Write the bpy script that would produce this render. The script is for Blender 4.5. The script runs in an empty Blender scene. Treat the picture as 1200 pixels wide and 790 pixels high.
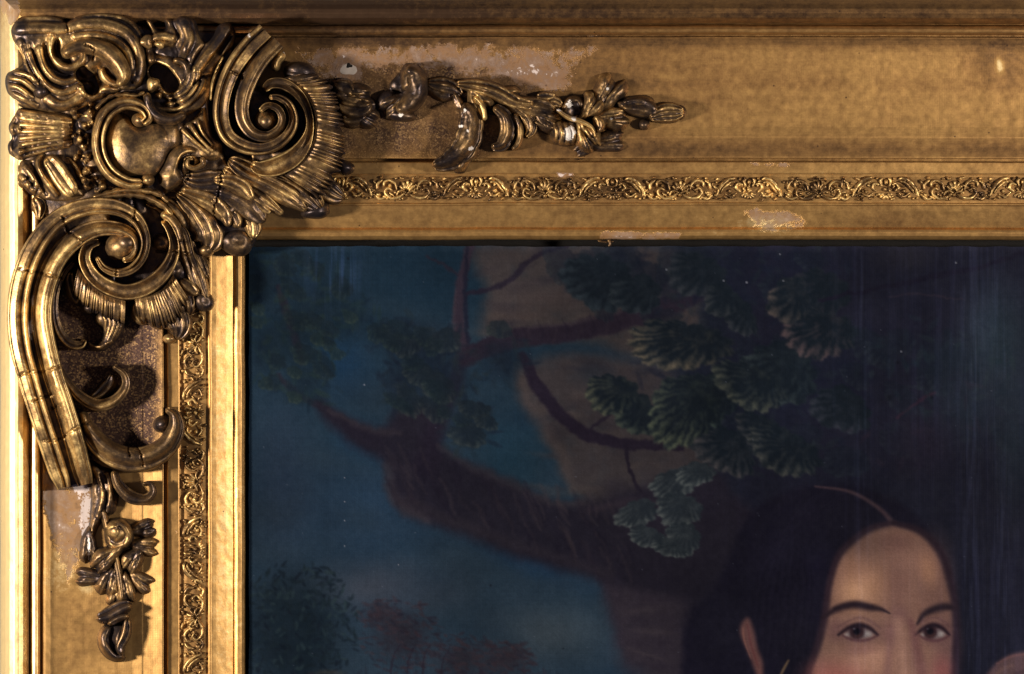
import bpy, math, random
import numpy as np
from mathutils import Vector, Matrix

# ------------------------------------------------------------------ camera, world, lamps, exposure
S = 0.0008            # metres per picture unit
D = 4500.0            # camera distance in picture units
ZC = 1.5              # height of the picture's middle above the floor
sc = bpy.context.scene
cam_d = bpy.data.cameras.new('camera'); cam = bpy.data.objects.new('camera', cam_d)
sc.collection.objects.link(cam); sc.camera = cam
cam.location = (0, -D * S, ZC); cam.rotation_euler = (math.radians(90), 0, 0)
cam_d.sensor_width = 36; cam_d.lens = 36 * D / 1200; cam_d.clip_start = 0.1; cam_d.clip_end = 50
world = bpy.data.worlds.new('World'); sc.world = world; world.use_nodes = True
bg = world.node_tree.nodes['Background']
bg.inputs[0].default_value = (0.50, 0.52, 0.78, 1); bg.inputs[1].default_value = 0.075

def lamp(name, loc, target, size, power, col):
    l = bpy.data.lights.new(name, 'AREA'); l.shape = 'DISK'; l.size = size; l.energy = power; l.color = col
    o = bpy.data.objects.new(name, l); sc.collection.objects.link(o); o.location = loc
    o.rotation_euler = (Vector(target) - Vector(loc)).to_track_quat('-Z', 'Y').to_euler()
    return o
lamp('studio_lamp', (-1.52, -0.98, ZC - 0.10), (-0.05, 0, ZC), 0.20, 45, (1.0, 0.87, 0.70))
lamp('studio_lamp', (1.80, -1.60, ZC + 0.06), (0.05, 0, ZC), 0.22, 44, (1.0, 0.88, 0.73))
sc.view_settings.view_transform = 'Standard'; sc.view_settings.look = 'None'
sc.view_settings.exposure = 0.0; sc.view_settings.gamma = 1.0
sc.render.engine = 'CYCLES'; sc.cycles.use_denoising = True; sc.cycles.max_bounces = 6

# ------------------------------------------------------------------ helpers
rng = np.random.RandomState(7)
def P(x, y, h):
    x = np.asarray(x, float); y = np.asarray(y, float); h = np.asarray(h, float)
    f = 1 - h / D
    return np.stack([(x - 600) * f * S, -h * S, (395 - y) * f * S + ZC], -1)

def cr(pts, n=None, step=None, closed=False):
    """Catmull-Rom through pts (k columns, first two are x, y), resampled evenly by arc length."""
    p = np.array(pts, float)
    if closed: p = np.vstack([p[-1], p, p[0], p[1]])
    else: p = np.vstack([2 * p[0] - p[1], p, 2 * p[-1] - p[-2]])
    out = []
    for i in range(1, len(p) - 2):
        t = np.linspace(0, 1, 12, endpoint=False)[:, None]
        a, b, c, d = p[i - 1], p[i], p[i + 1], p[i + 2]
        out.append(0.5 * (2 * b + (c - a) * t + (2 * a - 5 * b + 4 * c - d) * t ** 2 + (3 * b - a - 3 * c + d) * t ** 3))
    out.append(p[-2][None])
    q = np.vstack(out)
    s = np.r_[0, np.cumsum(np.hypot(*np.diff(q[:, :2], axis=0).T))]
    if n is None: n = max(4, int(s[-1] / step) + 1)
    u = np.linspace(0, s[-1], n)
    return np.stack([np.interp(u, s, q[:, k]) for k in range(q.shape[1])], -1)

_tab = np.random.RandomState(3).rand(256, 256)
def vn(x, y, seed=0):
    """smooth value noise 0..1"""
    x = x + seed * 17.31; y = y + seed * 9.77
    xi = np.floor(x).astype(int); yi = np.floor(y).astype(int)
    fx = x - xi; fy = y - yi
    fx = fx * fx * (3 - 2 * fx); fy = fy * fy * (3 - 2 * fy)
    a = _tab[xi & 255, yi & 255]; b = _tab[(xi + 1) & 255, yi & 255]
    c = _tab[xi & 255, (yi + 1) & 255]; d = _tab[(xi + 1) & 255, (yi + 1) & 255]
    return (a * (1 - fx) + b * fx) * (1 - fy) + (c * (1 - fx) + d * fx) * fy
def fbm(x, y, per, seed=0, oct=4):
    s = 0; a = 0.5; t = 0
    for i in range(oct):
        s = s + a * vn(x / per, y / per, seed + i * 3); t += a; per = per / 2.0; a *= 0.55
    return s / t
def sst(a, b, x):
    t = np.clip((x - a) / (b - a), 0, 1); return t * t * (3 - 2 * t)

def seg_dist(X, Y, pl, wcol=None):
    """distance from points to polyline pl, with value of a column interpolated at the nearest point"""
    best = np.full(X.shape, 1e9); val = np.zeros(X.shape); par = np.zeros(X.shape)
    n = len(pl) - 1
    for i in range(n):
        ax, ay = pl[i][0], pl[i][1]; bx, by = pl[i + 1][0], pl[i + 1][1]
        dx, dy = bx - ax, by - ay; L = dx * dx + dy * dy + 1e-9
        t = np.clip(((X - ax) * dx + (Y - ay) * dy) / L, 0, 1)
        d = np.hypot(X - ax - t * dx, Y - ay - t * dy)
        m = d < best
        best = np.where(m, d, best); par = np.where(m, (i + t) / n, par)
        if wcol is not None: val = np.where(m, pl[i][wcol] * (1 - t) + pl[i + 1][wcol] * t, val)
    return best, val, par
def inside(X, Y, pl):
    r = np.zeros(X.shape, bool); n = len(pl); j = n - 1
    for i in range(n):
        xi, yi, xj, yj = pl[i][0], pl[i][1], pl[j][0], pl[j][1]
        c = ((yi > Y) != (yj > Y)) & (X < (xj - xi) * (Y - yi) / (yj - yi + 1e-12) + xi)
        r ^= c; j = i
    return r
def sdist(X, Y, pl):
    q = np.vstack([pl, pl[:1]])
    d, _, _ = seg_dist(X, Y, q)
    return np.where(inside(X, Y, pl), d, -d)

COL = sc.collection
FRAME_LOC = Vector((0, 0, ZC))
def put(o, parent=None):
    COL.objects.link(o)
    if parent is not None:
        o.parent = parent
    return o
def mk(name, V, F, mat, parent=None, attrs=None, smooth=True, colors=None):
    """one mesh object from numpy vertices and quads; the children of the frame are given in frame space (no parent offset)"""
    me = bpy.data.meshes.new(name)
    V = np.asarray(V, np.float32); F = np.asarray(F, np.int32)
    me.vertices.add(len(V)); me.vertices.foreach_set('co', V.ravel())
    nf, k = F.shape
    me.loops.add(nf * k); me.loops.foreach_set('vertex_index', F.ravel())
    me.polygons.add(nf); me.polygons.foreach_set('loop_start', np.arange(0, nf * k, k, dtype=np.int32))
    me.polygons.foreach_set('loop_total', np.full(nf, k, np.int32))
    me.polygons.foreach_set('use_smooth', np.full(nf, smooth, bool))
    me.update(calc_edges=True)
    for kx, a in (attrs or {}).items():
        at = me.attributes.new(kx, 'FLOAT', 'POINT'); at.data.foreach_set('value', np.asarray(a, np.float32).ravel())
    if colors is not None:
        at = me.attributes.new('paint', 'FLOAT_COLOR', 'POINT')
        c4 = np.ones((len(V), 4), np.float32); c4[:, :3] = colors; at.data.foreach_set('color', c4.ravel())
    if mat: me.materials.append(mat)
    return put(bpy.data.objects.new(name, me), parent)
def empty(name, parent=None):
    e = bpy.data.objects.new(name, None); e.empty_display_size = 0.05
    return put(e, parent)

def gridfaces(nu, nv, off=0):
    i = np.arange(nu - 1)[:, None] * nv + np.arange(nv - 1)[None]
    i = i.ravel() + off
    return np.stack([i, i + 1, i + nv + 1, i + nv], -1)
def orient(V, F):
    """make the faces of an open relief look at the viewer (-Y)"""
    a, b, c = V[F[:, 0]], V[F[:, 1]], V[F[:, 2]]
    n = np.cross(b - a, c - a)
    return F if n[:, 1].sum() < 0 else F[:, ::-1]

# ------------------------------------------------------------------ materials
def nodes(name):
    m = bpy.data.materials.new(name); m.use_nodes = True
    nt = m.node_tree; b = nt.nodes['Principled BSDF']
    def N(t, **kw):
        n = nt.nodes.new(t)
        for k, v in kw.items(): setattr(n, k, v)
        return n
    def L(a, b_): nt.links.new(a, b_)
    return m, nt, b, N, L
def val(x, N, L, sock):
    if isinstance(x, (int, float)): sock.default_value = x
    elif isinstance(x, tuple): sock.default_value = x
    else: L(x, sock)
def math_(N, L, op, a, b=None, c=None, clamp=False):
    n = N('ShaderNodeMath', operation=op, use_clamp=clamp)
    for i, x in enumerate((a, b, c)):
        if x is not None: val(x, N, L, n.inputs[i])
    return n.outputs[0]
def mix_(N, L, f, a, b):
    n = N('ShaderNodeMix', data_type='RGBA')
    val(f, N, L, n.inputs[0]); val(a, N, L, n.inputs[6]); val(b, N, L, n.inputs[7])
    return n.outputs[2]
def ramp_(N, L, f, stops):
    n = N('ShaderNodeValToRGB'); cr_ = n.color_ramp
    while len(cr_.elements) < len(stops): cr_.elements.new(0.5)
    for e, (p, c) in zip(cr_.elements, stops):
        e.position = p; e.color = c if isinstance(c, tuple) else (c, c, c, 1)
    L(f, n.inputs[0]); return n.outputs[0]
def coords(N, L):
    tc = N('ShaderNodeNewGeometry'); mp = N('ShaderNodeMapping'); mp.inputs['Scale'].default_value = (1 / S,) * 3
    L(tc.outputs['Position'], mp.inputs[0]); return mp.outputs[0]
def noise_(N, L, co, per, detail=4, rough=0.55, dist=0.0):
    n = N('ShaderNodeTexNoise'); L(co, n.inputs['Vector'])
    n.inputs['Scale'].default_value = 1.0 / per; n.inputs['Detail'].default_value = detail
    n.inputs['Roughness'].default_value = rough; n.inputs['Distortion'].default_value = dist
    return n.outputs['Fac']
def attr_(N, L, name):
    n = N('ShaderNodeAttribute'); n.attribute_name = name; return n.outputs['Fac']
def bump_(N, L, h, strength, dist, prev=None):
    n = N('ShaderNodeBump'); n.inputs['Strength'].default_value = strength; n.inputs['Distance'].default_value = dist * S
    L(h, n.inputs['Height'])
    if prev is not None: L(prev, n.inputs['Normal'])
    return n.outputs[0]

def mat_gilt(name='gilded_ornament', bright=0.0):
    """oil-gilded carved compo: bronze-brown patina with gold left on it, white gesso where chipped"""
    m, nt, b, N, L = nodes(name)
    co = coords(N, L)
    n1 = noise_(N, L, co, 26, 3); n2 = noise_(N, L, co, 6, 4, 0.6); n3 = noise_(N, L, co, 1.6, 2)
    t = attr_(N, L, 'tone'); w = attr_(N, L, 'wear_recess'); ch = attr_(N, L, 'chip')
    f = math_(N, L, 'MULTIPLY_ADD', math_(N, L, 'SUBTRACT', n1, 0.535), 1.5, t)
    f = math_(N, L, 'MULTIPLY_ADD', math_(N, L, 'SUBTRACT', n2, 0.5), 0.55, f)
    f = math_(N, L, 'MULTIPLY_ADD', math_(N, L, 'SUBTRACT', n3, 0.5), 0.5, f)
    f = math_(N, L, 'MULTIPLY_ADD', w, 0.36, f, clamp=True)  # rubbed ridges turn gold, recesses turn darker
    c = ramp_(N, L, f, [(0.0, (0.050, 0.038, 0.040, 1)), (0.32, (0.135, 0.086, 0.050, 1)), (0.62, (0.33, 0.205, 0.088, 1)), (1.0, (0.90, 0.64, 0.27, 1))])
    n7 = noise_(N, L, co, 5, 5, 0.75)
    cf = math_(N, L, 'MULTIPLY_ADD', math_(N, L, 'SUBTRACT', n7, 0.5), 2.4, ch)
    cf = ramp_(N, L, math_(N, L, 'MULTIPLY', cf, ramp_(N, L, ch, [(0.1, 0.0), (0.35, 1.0)])), [(0.56, 0.0), (0.62, 1.0)])
    c2 = mix_(N, L, cf, c, (0.80, 0.76, 0.74, 1))
    L(c2, b.inputs['Base Color'])
    me = math_(N, L, 'SUBTRACT', 1.0, cf); me = math_(N, L, 'MULTIPLY', me, 0.78)
    L(me, b.inputs['Metallic'])
    r = ramp_(N, L, math_(N, L, 'MULTIPLY_ADD', n1, 0.6, math_(N, L, 'MULTIPLY', n2, 0.4)), [(0.35, 0.30), (0.65, 0.52)])
    L(r, b.inputs['Roughness'])
    bm = bump_(N, L, n2, 0.16, 1.0); bm = bump_(N, L, n3, 0.30, 0.5, bm)
    L(bm, b.inputs['Normal'])
    return m

def mat_rail(name, weave=False, base=1.0, rough=0.45):
    """water-gilded moulding: gold rubbed to brown, red-brown bole, pink-white gesso where flaked, sanded ground behind ornament"""
    m, nt, b, N, L = nodes(name)
    co = coords(N, L)
    st = N('ShaderNodeMapping'); st.inputs['Scale'].default_value = (0.12, 1, 1); L(co, st.inputs[0])
    n1 = noise_(N, L, co, 70, 4, 0.6); n2 = noise_(N, L, co, 9, 5, 0.65); n3 = noise_(N, L, co, 1.8, 3, 0.7); n4 = noise_(N, L, co, 30, 6, 0.65)
    fl = attr_(N, L, 'flake'); sd = attr_(N, L, 'sand'); br = attr_(N, L, 'bright'); gr = attr_(N, L, 'grime_shade')
    f = math_(N, L, 'MULTIPLY_ADD', math_(N, L, 'SUBTRACT', n1, 0.5), 0.45, 0.57)
    f = math_(N, L, 'MULTIPLY_ADD', math_(N, L, 'SUBTRACT', n2, 0.5), 0.55, f)
    f = math_(N, L, 'MULTIPLY_ADD', math_(N, L, 'SUBTRACT', n3, 0.5), 0.25, f)
    wx = N('ShaderNodeTexNoise'); L(st.outputs[0], wx.inputs['Vector']); wx.inputs['Scale'].default_value = 0.5; wx.inputs['Detail'].default_value = 4
    f = math_(N, L, 'MULTIPLY_ADD', math_(N, L, 'SUBTRACT', wx.outputs['Fac'], 0.5), 0.18, f)
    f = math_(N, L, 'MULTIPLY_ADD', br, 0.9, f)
    f = math_(N, L, 'MULTIPLY_ADD', gr, -0.75, f, clamp=True)
    k = base
    c = ramp_(N, L, f, [(0.0, (0.12 * k, 0.068 * k, 0.04 * k, 1)), (0.35, (0.39 * k, 0.215 * k, 0.082 * k, 1)), (0.7, (0.63 * k, 0.375 * k, 0.135 * k, 1)), (1.0, (0.92, 0.72, 0.38, 1))])
    # sanded ground: brown-purple with gold grains
    sp = N('ShaderNodeTexVoronoi'); sp.inputs['Scale'].default_value = 1 / 1.7; L(co, sp.inputs['Vector'])
    g = N('ShaderNodeSeparateColor'); L(sp.outputs['Color'], g.inputs[0])
    gm = math_(N, L, 'MULTIPLY_ADD', math_(N, L, 'SUBTRACT', n4, 0.5), 1.2, g.outputs[0])
    sc_ = ramp_(N, L, gm, [(0.30, (0.060, 0.034, 0.030, 1)), (0.7, (0.125, 0.072, 0.048, 1)), (1.0, (0.33, 0.205, 0.10, 1))])
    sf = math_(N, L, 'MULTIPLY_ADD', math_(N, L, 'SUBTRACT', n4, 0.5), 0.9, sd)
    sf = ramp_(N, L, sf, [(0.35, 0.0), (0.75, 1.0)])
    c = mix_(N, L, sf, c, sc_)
    # flaked: bole and gesso
    n5 = noise_(N, L, co, 48, 8, 0.7, 0.6); n6 = noise_(N, L, co, 16, 8, 0.75, 0.2)
    ff = math_(N, L, 'MULTIPLY_ADD', math_(N, L, 'SUBTRACT', n5, 0.5), 1.9, fl)
    f1 = ramp_(N, L, math_(N, L, 'MULTIPLY_ADD', math_(N, L, 'SUBTRACT', n6, 0.5), 0.9, ff), [(0.50, 0.0), (0.60, 1.0)])
    f2 = ramp_(N, L, math_(N, L, 'MULTIPLY_ADD', math_(N, L, 'SUBTRACT', n6, 0.5), 2.6, math_(N, L, 'MULTIPLY', fl, 0.8)), [(0.97, 0.0), (1.05, 1.0)])
    f2 = math_(N, L, 'MULTIPLY', f2, f1)
    bole = ramp_(N, L, n6, [(0.32, (0.10, 0.052, 0.034, 1)), (0.44, (0.23, 0.125, 0.065, 1)), (0.52, (0.20, 0.125, 0.09, 1)), (0.60, (0.25, 0.175, 0.145, 1)), (0.72, (0.36, 0.28, 0.25, 1))])
    c = mix_(N, L, math_(N, L, 'MULTIPLY', f1, 0.8), c, bole)
    c = mix_(N, L, f2, c, (0.62, 0.53, 0.52, 1))
    # dark pin holes and fly specks
    v2 = N('ShaderNodeTexVoronoi'); v2.inputs['Scale'].default_value = 1 / 22.0; L(co, v2.inputs['Vector'])
    spk = ramp_(N, L, v2.outputs['Distance'], [(0.035, 1.0), (0.06, 0.0)])
    c = mix_(N, L, math_(N, L, 'MULTIPLY', spk, 0.75), c, (0.05, 0.03, 0.025, 1))
    L(c, b.inputs['Base Color'])
    mt = math_(N, L, 'MULTIPLY', math_(N, L, 'SUBTRACT', 1.0, f1), 0.82)
    L(mt, b.inputs['Metallic'])
    r = math_(N, L, 'MULTIPLY_ADD', n2, 0.22, rough - 0.11)
    r = math_(N, L, 'MULTIPLY_ADD', sf, 0.12, r)
    L(r, b.inputs['Roughness'])
    bm = bump_(N, L, n2, 0.18, 0.8)
    bm = bump_(N, L, n3, 0.12, 0.5, bm)
    bm = bump_(N, L, math_(N, L, 'SUBTRACT', 1.0, f1), 0.6, 1.0, bm)
    bm = bump_(N, L, math_(N, L, 'MULTIPLY', gm, sf), 0.7, 1.1, bm)
    if weave:
        sx = N('ShaderNodeSeparateXYZ'); L(co, sx.inputs[0])
        a = math_(N, L, 'SINE', math_(N, L, 'MULTIPLY', math_(N, L, 'ADD', sx.outputs[0], sx.outputs[2]), 1.55))
        d = math_(N, L, 'SINE', math_(N, L, 'MULTIPLY', math_(N, L, 'SUBTRACT', sx.outputs[0], sx.outputs[2]), 1.55))
        h = math_(N, L, 'MULTIPLY', a, d)
        h = math_(N, L, 'MULTIPLY', h, ramp_(N, L, n4, [(0.42, 0.1), (0.6, 1.0)]))
        bm = bump_(N, L, h, 0.07, 0.3, bm)
    L(bm, b.inputs['Normal'])
    return m

def mat_canvas():
    m, nt, b, N, L = nodes('oil_paint_on_canvas')
    co = coords(N, L)
    a = N('ShaderNodeAttribute'); a.attribute_name = 'paint'
    L(a.outputs['Color'], b.inputs['Base Color'])
    sx = N('ShaderNodeSeparateXYZ'); L(co, sx.inputs[0])
    n = noise_(N, L, co, 14, 3); n3 = noise_(N, L, co, 2.0, 3, 0.7)
    h = math_(N, L, 'ADD', math_(N, L, 'SINE', math_(N, L, 'MULTIPLY', sx.outputs[0], 2.3)), math_(N, L, 'SINE', math_(N, L, 'MULTIPLY', sx.outputs[2], 2.3)))
    h = math_(N, L, 'MULTIPLY_ADD', n3, 3.0, h)
    bm = bump_(N, L, h, 0.05, 0.25); bm = bump_(N, L, n, 0.08, 1.5, bm)
    L(bm, b.inputs['Normal'])
    L(math_(N, L, 'MULTIPLY_ADD', n, 0.10, 0.20), b.inputs['Roughness'])
    b.inputs['Specular IOR Level'].default_value = 0.30
    return m

def mat_plain(name, col, rough=0.8, metallic=0.0):
    m, nt, b, N, L = nodes(name)
    co = coords(N, L); n = noise_(N, L, co, 12, 4)
    c = mix_(N, L, n, tuple(x * 0.75 for x in col) + (1,), tuple(min(1, x * 1.25) for x in col) + (1,))
    L(c, b.inputs['Base Color']); b.inputs['Roughness'].default_value = rough; b.inputs['Metallic'].default_value = metallic
    return m
M_GILT = mat_gilt()
M_BAND = mat_gilt('gilded_band_relief')
M_HOLLOW = mat_rail('gilded_hollow', weave=True, base=0.90, rough=0.49)
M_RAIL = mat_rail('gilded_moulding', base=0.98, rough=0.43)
M_CANVAS = mat_canvas()
M_WOOD = mat_plain('rebate_shade_wood', (0.007, 0.006, 0.006), 0.95)  # near-black so the rebate gap reads as deep shade
M_WALL = mat_plain('grey_wall', (0.25, 0.24, 0.23))

# ------------------------------------------------------------------ setting
wv = P(np.array([-900, 2600, 2600, -900]), np.array([-900, -900, 1900, 1900]), np.full(4, -48.))
wall = mk('wall', wv, [[0, 3, 2, 1]], M_WALL); wall['kind'] = 'structure'

# ------------------------------------------------------------------ the frame's rails
XEND, YEND = 1760.0, 1330.0
OX, OY = 3.0, -3.0            # where the frame's outer corner stands in the picture
FRAME = empty('picture_frame')
FRAME['label'] = 'heavy gilded wooden picture frame with carved scroll corner and flaking gold'
FRAME['category'] = 'picture frame'
FRAME.location = P(600, YEND, 0)
_finv = Matrix.Translation(-Vector(FRAME.location))
_put = put
def put(o, parent=None):
    _put(o, parent)
    if parent is FRAME: o.matrix_parent_inverse = _finv
    return o

STRIPS = {
 'back_edge': [(-3, -44), (-3, -10), (-3, 22)],
 'outer_roll': [(-2.8, 20), (-2.4, 34), (-1, 44), (3, 53), (8, 59.5), (13, 63), (18, 63.5), (24, 60.5), (28, 55), (30.5, 50), (31.2, 36)],
 'outer_bead': [(31.2, 36), (32.8, 36), (33.0, 49.5), (35, 52.5), (38, 54), (41, 53), (43, 50.5), (43.8, 47), (44.0, 28)],
 'hollow': [(44.0, 28), (46.4, 28), (46.6, 42), (47.5, 42.4), (50, 41), (56, 38.7), (64, 36.7), (76, 35), (95, 33.8), (115, 33.4), (135, 33.8), (152, 34.8), (163.5, 36.4), (164.5, 36.0), (166, 36.2), (176, 37.8), (186, 39.8), (188.0, 40.2), (188.6, 39.8), (188.8, 10)],
 'step_fillet': [(188.8, 10), (192.2, 10), (192.4, 31.5), (193.8, 33), (205.5, 33), (207, 32.2), (207.3, 28)],
 'band_ground': [(207.3, 28), (209, 27.5), (216, 28.5), (225, 29), (233, 28.4), (239, 27.2), (240.6, 27)],
 'inner_fillet': [(240.6, 27), (240.9, 29.5), (241.8, 30.4), (243.2, 30.2), (243.8, 28.6), (250, 26.8), (262, 22.6), (269.5, 19.6), (270.6, 18)],
 'sight_edge': [(270.6, 18), (271.2, 20), (273, 22), (276, 23), (279.5, 22), (282.5, 18.5), (283.8, 15), (284, 10), (284, -46)],
}
FLAKES = [  # polygon in the picture, strength
  ([(325, 52), (400, 47), (520, 45), (610, 47), (700, 48), (706, 62), (682, 82), (674, 104), (640, 110), (600, 101), (560, 97), (530, 92), (480, 84), (430, 88), (395, 96), (350, 84)], 0.66),
  ([(50, 552), (108, 550), (113, 600), (103, 662), (78, 684), (60, 655), (50, 640)], 0.68),
  ([(78, 556), (108, 552), (112, 600), (104, 640), (92, 610)], 1.4),
  ([(560, 78), (600, 62), (668, 84), (664, 100), (610, 98)], 1.0),
  ([(865, 246), (935, 244), (960, 262), (930, 276), (890, 272)], 0.62),
  ([(652, 202), (672, 203), (671, 208), (654, 208)], 1.3),
  ([(868, 189), (930, 190), (925, 198), (885, 196)], 0.7),
  ([(705, 270), (800, 272), (796, 281), (700, 281)], 0.75),
  ([(-5, -6), (24, -6), (26, 24), (10, 30), (3, 12)], 0.9),
  ([(88, 610), (104, 585), (110, 640), (100, 662)], 1.35),
  ([(390, 60), (425, 58), (426, 96), (394, 98)], 0.95),
]
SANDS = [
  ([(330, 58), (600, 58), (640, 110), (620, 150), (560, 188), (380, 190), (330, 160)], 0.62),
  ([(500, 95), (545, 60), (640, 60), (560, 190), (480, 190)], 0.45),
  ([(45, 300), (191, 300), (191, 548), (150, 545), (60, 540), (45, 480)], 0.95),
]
BRIGHTS = [(9, 500, 16, 900, 0.8), (40, 600, 5, 600, 0.45), (262, 600, 24, 500, 0.22), (1172, 79, 5, 8, 0.9), (1170, 71, 3, 5, 0.5), (1012, 96, 14, 6, 0.18), (790, 90, 40, 6, 0.25), (800, 108, 300, 5, 0.12), (102, 690, 10, 9, 0.3), (950, 218, 60, 16, 0.35), (75, 665, 25, 30, 0.3), (900, 262, 30, 12, 0.4)]  # side rail's roll, bead and inner fillet: lamp highlights painted into the gold
GRIME_SHADES = [(900, 221, 900, 12, 0.3), (227, 800, 12, 420, 0.3), (1165, 72, 40, 26, 0.5), (760, 90, 160, 30, 0.2), (620, 100, 160, 70, 0.35), (250, 8, 250, 40, 0.45), (700, 8, 800, 30, 0.45), (1000, 18, 600, 10, 0.25), (430, 55, 100, 40, 0.3),  # top rail's outer roll is darkened here as painted shade, beside real grime
          (950, 175, 700, 12, 0.40), (1050, 100, 260, 12, 0.18), (950, 50, 700, 8, 0.35), (1050, 258, 60, 14, 0.25)]  # long strips along the top hollow's edges put shade into the colour
def masks(x, y):
    fl = np.zeros(x.shape); sd = np.zeros(x.shape); br = np.zeros(x.shape); gr = np.zeros(x.shape)
    for acc, lst in ((fl, FLAKES), (sd, SANDS)):
        for pl, k in lst:
            pl = np.array(pl, float)
            m = (x > pl[:, 0].min() - 30) & (x < pl[:, 0].max() + 30) & (y > pl[:, 1].min() - 30) & (y < pl[:, 1].max() + 30)
            if m.any():
                d = sdist(x[m], y[m], pl); q = min(27.0, 0.3 * min(np.ptp(pl[:, 0]), np.ptp(pl[:, 1]))); acc[m] = np.maximum(acc[m], k * sst(-q, q, d))
    for acc, lst in ((br, BRIGHTS), (gr, GRIME_SHADES)):
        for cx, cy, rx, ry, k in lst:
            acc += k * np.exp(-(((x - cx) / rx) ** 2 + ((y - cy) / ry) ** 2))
    return dict(flake=fl, sand=sd, bright=br, grime_shade=gr)

def strip(name, prof, top, parent, mat, res, lres):
    prof = np.array(prof, float)
    s = np.r_[0, np.cumsum(np.hypot(*np.diff(prof, axis=0).T))]
    u = np.unique(np.r_[s, np.arange(0, s[-1], res)])
    d = np.interp(u, s, prof[:, 0]); h = np.interp(u, s, prof[:, 1])
    end = XEND if top else YEND; vis = 1215 if top else 805
    l = np.r_[np.arange(0, vis, lres), np.arange(vis, end + 1, 14.0)]
    # length parameter starts on the mitre: l runs 0..end, compressed at the start by the mitre offset
    Dm, Lm = np.meshgrid(d, l, indexing='ij'); Hm = np.repeat(h[:, None], len(l), 1)
    o = OX if top else OY
    along = (Dm + o) + (end - (Dm + o)) * (Lm / end)
    across = Dm + (OY if top else OX)
    x, y = (along, across) if top else (across, along)
    wob = (fbm(along, across * 0 + Dm.mean(), 90, 5 if top else 9, 3) - 0.5)
    Hm = Hm + wob * 1.4 + (fbm(x, y, 9, 2, 3) - 0.5) * 0.5
    aw = (fbm(along + 300, across * 0, 60, 4 if top else 8, 4) - 0.5) * 1.6
    if top: y = y + aw
    else: x = x + aw
    V = P(x, y, Hm).reshape(-1, 3); F = gridfaces(*x.shape); F = orient(V, F)
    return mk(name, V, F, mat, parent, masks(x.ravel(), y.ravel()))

RAILS = {}
for top in (True, False):
    rail = empty('top_rail' if top else 'side_rail', FRAME)
    rail['label'] = 'horizontal upper rail of stepped gilded mouldings' if top else 'vertical side rail of brightly lit gilded mouldings'
    RAILS[top] = rail
    for nm, pr in STRIPS.items():
        hol = nm == 'hollow'
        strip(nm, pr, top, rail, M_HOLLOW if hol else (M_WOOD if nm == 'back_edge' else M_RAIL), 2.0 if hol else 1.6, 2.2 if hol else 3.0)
bb = P(np.array([10, XEND, XEND, 10.]), np.array([5, 5, YEND, YEND]), np.full(4, -44.))
mk('back_board', bb, [[0, 3, 2, 1]], M_WOOD, FRAME)

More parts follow.
